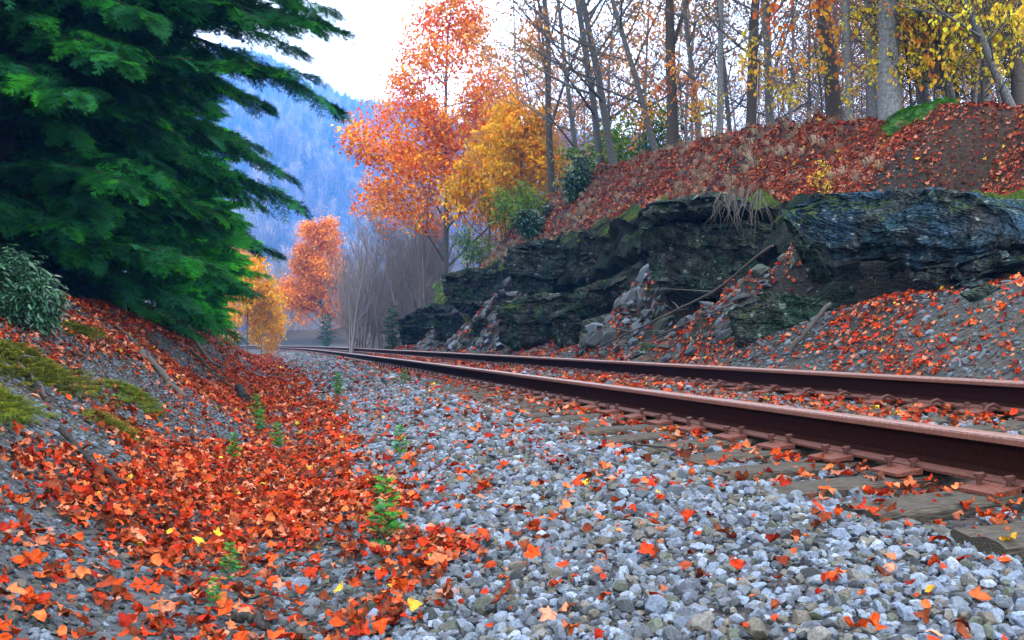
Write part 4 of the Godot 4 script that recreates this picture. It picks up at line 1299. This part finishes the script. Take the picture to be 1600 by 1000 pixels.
	# small evergreens
	var baby := hemlock("small_evergreen", "small dark evergreen at the far end of the rock ledge", 611, 2.0, 0.75, 0.05, 0.045, sprays, needle_m, dark_bark, [Color(0.02, 0.11, 0.03), Color(0.015, 0.085, 0.03)], 0.35, 26.0, 0.4)
	baby.position = spot(613, 43.0)
	copy_of(baby, "round dark evergreen beside the track below the red-orange maple", spot(510, 78.0), Vector3(0, 1, 0), 1.35)
	for w in [["young hemlock under the boughs beside the nearest trunk", -4.2, 10.8, 1.5], ["young hemlock in the shade behind the leafy bank's crest", -3.6, 13.2, 1.2], ["young hemlock between the large hemlock and the bright evergreens", -3.4, 19.5, 1.5], ["young hemlock deep behind the large trunk", -5.4, 16.0, 2.2], ["young hemlock behind the laurel bush", -3.6, 9.0, 1.2], ["young hemlock at the back of the shaded gap", -6.0, 21.5, 2.6]]:
		copy_of(baby, w[0], on_ground(w[1], w[2]), Vector3(0, rnd(0, TAU), 0), w[3])
	var seedling := hemlock("evergreen_seedling", "largest evergreen seedling, standing in the gravel before the leaf-filled ditch", 612, 0.26, 0.11, 0.05, 0.008, sprays, needle_m, dark_bark, [Color(0.03, 0.26, 0.03), Color(0.07, 0.34, 0.03), Color(0.03, 0.17, 0.06)], 0.075, 110.0, 0.5)
	seedling.position = spot(603, 3.75)
	seedling.scale = Vector3.ONE * 1.15
	for w in [["evergreen seedling in the leaves, upper of two close together", 402, 10.3, 1.22], ["evergreen seedling in the leaves, lower of two close together", 407, 9.2, 0.94], ["bushy evergreen seedling just below the close pair", 434, 7.8, 0.94], ["spreading seedling on the stony slope left of the ditch", 366, 7.2, 0.81],
			["evergreen seedling in the ditch near the lower left", 362, 3.55, 0.57], ["lowest evergreen seedling, in leaves at the gravel's edge", 336, 3.2, 0.41], ["evergreen seedling in the gravel at the ditch's upper end", 528, 12.5, 1.35], ["tiny green seedling right of the largest one", 675, 3.4, 0.22], ["grey-green seedling alone in the middle of the gravel", 625, 6.2, 0.81], ["small green seedling beside the tie ends", 632, 14.0, 0.9]]:
		copy_of(seedling, w[0], spot(w[1], w[2]), Vector3(0, rnd(0, TAU), 0), w[3])
	var fern := copy_of(sapling, "light green plant on the leafy crest above the slab", spot(1285, 14.3), Vector3(0, 1, 0), 0.3)

	# ------------------------------------------------ moss, grass
	var blades := Shape.new()
	rng.seed = 55
	for k in 26:
		var a := rnd(0, TAU)
		var d := Vector3(cos(a), 0, sin(a))
		var base := Vector3(rnd(-0.06, 0.06), 0, rnd(-0.06, 0.06))
		var h := rnd(0.12, 0.3)
		var w := Vector3(-d.z, 0, d.x) * 0.004
		var mid := base + d * h * 0.3 + Vector3(0, h * 0.75, 0)
		var tip := base + d * h * rnd(0.7, 1.2) + Vector3(0, h * rnd(0.3, 0.85), 0)
		blades.quad(base - w, base + w, mid + w, mid - w)
		blades.flat(mid - w, mid + w, tip)
	var blade_mesh := blades.commit()
	var moss := func(label: String, x0: float, s0: float, rx: float, rs: float, c: Color) -> void:
		var sh := Shape.new()
		var nr := 14
		var na := 40
		var mid := on_ground(x0, s0)
		for r in nr + 1:
			for k in na:
				var a := TAU * k / na
				var f := float(r) / nr
				var wob := 1.0 + (0.3 if c.g > 0.3 else 0.9) * hummock.get_noise_2d(cos(a) * 3.0 + x0 * 9.0, sin(a) * 2.0 + s0)
				var x := x0 + cos(a) * rx * f * wob
				var s := s0 + sin(a) * rs * f * wob
				var p := on_ground(x, s)
				p.y += (0.12 if c.g > 0.3 else 0.022) * (1.0 - pow(f, 3.0)) + 0.02 * hummock.get_noise_2d(x * 14.0, s * 14.0) + (-0.02 if r == nr else 0.008)
				sh.v.append(p - mid)
				var q := 0.65 + 0.7 * (hummock.get_noise_2d(x * 9.0, s * 9.0) * 0.5 + 0.5)
				sh.c.append(Color(c.r * q, c.g * q, c.b * q))
		for r in nr:
			for k in na:
				var p := r * na + k
				var q := r * na + (k + 1) % na
				sh.i.append_array(PackedInt32Array([p, q, p + na, q, q + na, p + na]))
		for p in sh.v:
			sh.n.append(Vector3(0, 1, 0))
		var o := part("moss_mat", sh.commit(), moss_m, self, Transform3D(Basis(), mid))
		var fuzz := Scatter.new()
		for k in int(rx * rs * 5200.0):
			var v := sh.v[rng.randi() % sh.v.size()] + Vector3(rnd(-1, 1) * rx * 0.14, 0, rnd(-1, 1) * rs * 0.14)
			fuzz.put(Transform3D(Basis(Vector3.UP, rnd(0, TAU)).scaled(Vector3(0.3, 0.09, 0.3) * rnd(0.6, 1.3)), v - Vector3(0, 0.004, 0)), tone([c, Color(c.r * 1.5, c.g * 1.2, c.b), Color(c.r * 0.6, c.g * 0.6, c.b)], 0.3))
		many("moss_fronds", blade_mesh, grass_m, fuzz, o)
		tag(o, label, "moss")
	moss.call("bright green moss cushion on the hilltop at the upper right", 9.0, 13.0, 0.42, 0.75, Color(0.08, 0.31, 0.012))
	moss.call("olive moss carpet on the left bank below the laurel", -1.65, 7.0, 0.5, 1.3, Color(0.11, 0.13, 0.015))
	moss.call("moss patch at the left edge halfway up the bank", -1.35, 5.1, 0.25, 0.6, Color(0.12, 0.16, 0.015))
	moss.call("small moss patch beside the stony scree on the left slope", -1.0, 6.6, 0.18, 0.3, Color(0.13, 0.14, 0.015))
	moss.call("moss strip high on the left bank under the hemlock boughs", -1.9, 10.5, 0.25, 0.9, Color(0.10, 0.15, 0.015))
	moss.call("small olive moss patch right of the carpet on the left bank", -1.15, 8.6, 0.2, 0.5, Color(0.12, 0.16, 0.015))
	moss.call("yellowish moss on top of the wedge-shaped rock", 7.0, 35.0, 0.5, 1.4, Color(0.22, 0.2, 0.015))

	var tufts := Scatter.new()
	for k in 2600:
		var s := rnd(7.0, 42.0)
		var x := rnd(6.75, 9.2)
		if rng.randf() > smoothstep(0.4, 0.6, broad.get_noise_2d(x * 2.0, s * 2.0 + 31.0) * 0.5 + 0.5) * 0.9 + 0.1 - (0.3 if x > 7.8 else 0.0):
			continue
		tufts.put(Transform3D(Basis(Vector3.UP, rnd(0, TAU)).rotated(Vector3(0, 0, 1), rnd(0.0, 0.7)).scaled(Vector3.ONE * rnd(0.35, 0.8)), on_ground(x, s)), tone([Color(0.30, 0.20, 0.13), Color(0.36, 0.27, 0.19), Color(0.24, 0.12, 0.08), Color(0.40, 0.32, 0.22), Color(0.30, 0.25, 0.17)]))
	many("dry_grass", blade_mesh, grass_m, tufts, self)

	# hanging roots under the overhang
	rng.seed = 66
	var roots := thing("root_tangle", "tangle of pale dead roots hanging from the overhang beside the cap rock", "roots", Vector3(6.15, 2.55, -13.1))
	for k in 34:
		var sh := Shape.new()
		var p := Vector3(rnd(-0.25, 0.25), rnd(-0.05, 0.12), rnd(-0.35, 0.35))
		var d := Vector3(rnd(-0.5, 0.1), rnd(-1.0, -0.2), rnd(-0.6, 0.8)).normalized()
		var pts := PackedVector3Array([p])
		var rr := PackedFloat32Array([0.009])
		for j in 6:
			d = (d + Vector3(rnd(-0.3, 0.3), rnd(-0.35, 0.15), rnd(-0.3, 0.3))).normalized()
			p += d * rnd(0.06, 0.13)
			pts.append(p)
			rr.append(0.009 - 0.0012 * (j + 1))
		sh.tube(pts, rr, 4)
		part("root", sh.commit(), dead_wood, roots)

	# fallen branches
	rng.seed = 67
	var off := func(px: float, away: float, up_: float) -> Vector3: return spot(px, away) + Vector3(0, up_, 0)
	stick("fallen_branch", "long thin fallen branch lying down the scree from the slanting rock column", [Vector3(5.95, 1.72, -11.7), Vector3(5.75, 1.2, -13.0), Vector3(5.45, 0.85, -14.4), Vector3(5.2, 0.42, -16.6)], 0.02, 0.012, dead_wood, "branch", 5)
	stick("fallen_branch", "second thin branch lying close below the long one", [Vector3(5.75, 1.02, -12.4), Vector3(5.45, 0.72, -13.6), Vector3(5.25, 0.4, -15.0)], 0.016, 0.01, dead_wood, "branch", 2)
	stick("weathered_log", "grey weathered log propped against the layered rock by the hollow", [Vector3(5.62, 0.92, -9.75), Vector3(5.42, 0.62, -9.9), Vector3(5.3, 0.42, -10.05)], 0.022, 0.032, dead_wood, "log")
	stick("fallen_log", "pale fallen log lying down the middle of the left bank", [off.call(222, 10.6, 0.05), off.call(255, 10.2, 0.05), off.call(290, 9.9, 0.03)], 0.04, 0.028, dead_wood, "log")
	stick("fallen_branch", "mossy branch sliding off the bank by the bright evergreens", [off.call(285, 19.0, 0.3), off.call(320, 18.5, 0.12), off.call(352, 18.0, 0.05)], 0.05, 0.03, dead_wood, "branch", 3)
	stick("fallen_branch", "thin branch across the shaded top of the left bank", [off.call(180, 12.0, 0.06), off.call(215, 11.6, 0.05), off.call(240, 11.3, 0.04)], 0.02, 0.012, dead_wood, "branch", 2)
	stick("fallen_branch", "forked branch above the dark stump end on the left slope", [off.call(300, 16.0, 0.12), off.call(335, 15.4, 0.08), off.call(372, 15.0, 0.05)], 0.025, 0.014, dead_wood, "branch", 4)
	stick("fallen_branch", "brown stick at the left edge among leaves", [off.call(-10, 6.2, 0.04), off.call(40, 5.9, 0.04), off.call(75, 5.7, 0.04)], 0.016, 0.01, dead_wood, "branch", 2)
	stick("fallen_branch", "dark stick in the leaves below the stony scree of the left slope", [off.call(95, 4.9, 0.05), off.call(150, 4.6, 0.04), off.call(195, 4.4, 0.05)], 0.016, 0.01, dark_bark, "branch", 3)
	stick("stump_end", "dark stump end poking out of the left bank above the ditch", [off.call(372, 14.0, 0.16), off.call(385, 13.7, 0.08)], 0.06, 0.075, dark_bark, "stump")
	stick("twig", "short dark twig lying on the gravel by the tie ends", [off.call(975, 5.6, 0.05), off.call(1040, 5.3, 0.05), off.call(1100, 5.0, 0.03)], 0.006, 0.004, dark_bark, "twig")
	stick("twig", "short broken twig lying in the ditch's near leaves", [off.call(370, 3.0, 0.05), off.call(400, 3.0, 0.05), off.call(420, 2.95, 0.04)], 0.016, 0.012, dark_bark, "twig")

	# ------------------------------------------------ woods on the far hill
	var far_tree := func(sd: int, n: int, spread: float, h: float, w: float) -> ArrayMesh:
		rng.seed = sd
		var sh := Shape.new()
		sh.quad(Vector3(-0.15, 0, 0), Vector3(0.15, 0, 0), Vector3(0.08, h * 0.6, 0), Vector3(-0.08, h * 0.6, 0))
		sh.quad(Vector3(0, 0, -0.15), Vector3(0, 0, 0.15), Vector3(0, h * 0.6, 0.08), Vector3(0, h * 0.6, -0.08))
		for k in n:
			var y := h * rnd(0.25, 0.8)
			var a := rnd(0, TAU)
			var d := Vector3(cos(a), rnd(0.8, 2.4), sin(a)).normalized()
			var p := Vector3(cos(a), 0, sin(a)) * rnd(0, spread * 0.6) * (1.0 - absf(y / h - 0.5)) + Vector3(0, y, 0)
			var l := h * rnd(0.12, 0.28)
			var side := Vector3(-sin(a), 0, cos(a)) * w * rnd(0.6, 1.4)
			sh.flat(p - side, p + side, p + d * l)
		return sh.commit()
	var far_models := [far_tree.call(901, 150, 4.0, 13.0, 0.10), far_tree.call(902, 130, 3.5, 11.0, 0.12)]
	var leafy_far := cluster_mesh(905, 150, 1.0, 0.32, 0.2)
	var woods := [Scatter.new(), Scatter.new(), Scatter.new(), Scatter.new()]
	var far_cone := Shape.new()
	rng.seed = 910
	for k in 260:
		var f := rng.randf()
		var a := rnd(0, TAU)
		var r := 2.2 * (1.0 - f) + 0.1
		var p := Vector3(0, 10.0 * f + 0.6, 0)
		var d := Vector3(cos(a), -0.25, sin(a))
		var side := Vector3(-sin(a), 0, cos(a)) * 0.45 * (1.1 - f)
		far_cone.flat(p, p + d * r + side, p + d * r * 1.05 - side)
	var cone_mesh := far_cone.commit()
	for k in 30000:
		var s := 255.0 + 1290.0 * pow(rng.randf(), 0.8)
		var az := rnd(-0.22, 0.95)
		var x := az * s
		var p := Vector3(x, hill_y.call(x, s) - 0.5, -s)
		var b := Basis(Vector3.UP, rnd(0, TAU)).scaled(Vector3(1, rnd(0.8, 1.2), 1) * rnd(1.0, 1.7))
		var kind := rng.randf()
		var belt := broad.get_noise_2d(x * 0.25 + 500.0, s * 0.25)
		if kind < 0.05 + maxf(0.0, belt) * 0.5:
			woods[3].put(Transform3D(b, p), tone([Color(0.02, 0.06, 0.04), Color(0.03, 0.09, 0.05)]))
		elif kind > 0.93:
			woods[2].put(Transform3D(b.scaled(Vector3.ONE * 3.0), p + Vector3(0, 5.0, 0)), tone([Color(0.65, 0.42, 0.06), Color(0.6, 0.25, 0.06), Color(0.4, 0.38, 0.08)]))
		else:
			woods[k % 2].put(Transform3D(b, p), tone([Color(0.16, 0.14, 0.17), Color(0.34, 0.26, 0.25), Color(0.14, 0.14, 0.18), Color(0.42, 0.33, 0.26)]))  # the bluish greys put a little haze into the trees' own colour
	var far_m := plain(1, 1, 1, 0.95, true)
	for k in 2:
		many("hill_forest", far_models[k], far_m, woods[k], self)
	many("hill_foliage", leafy_far, leaf_m, woods[2], self)
	many("hill_evergreen_forest", cone_mesh, far_m, woods[3], self)

func high_copy(o: Node3D) -> Node3D:
	return o
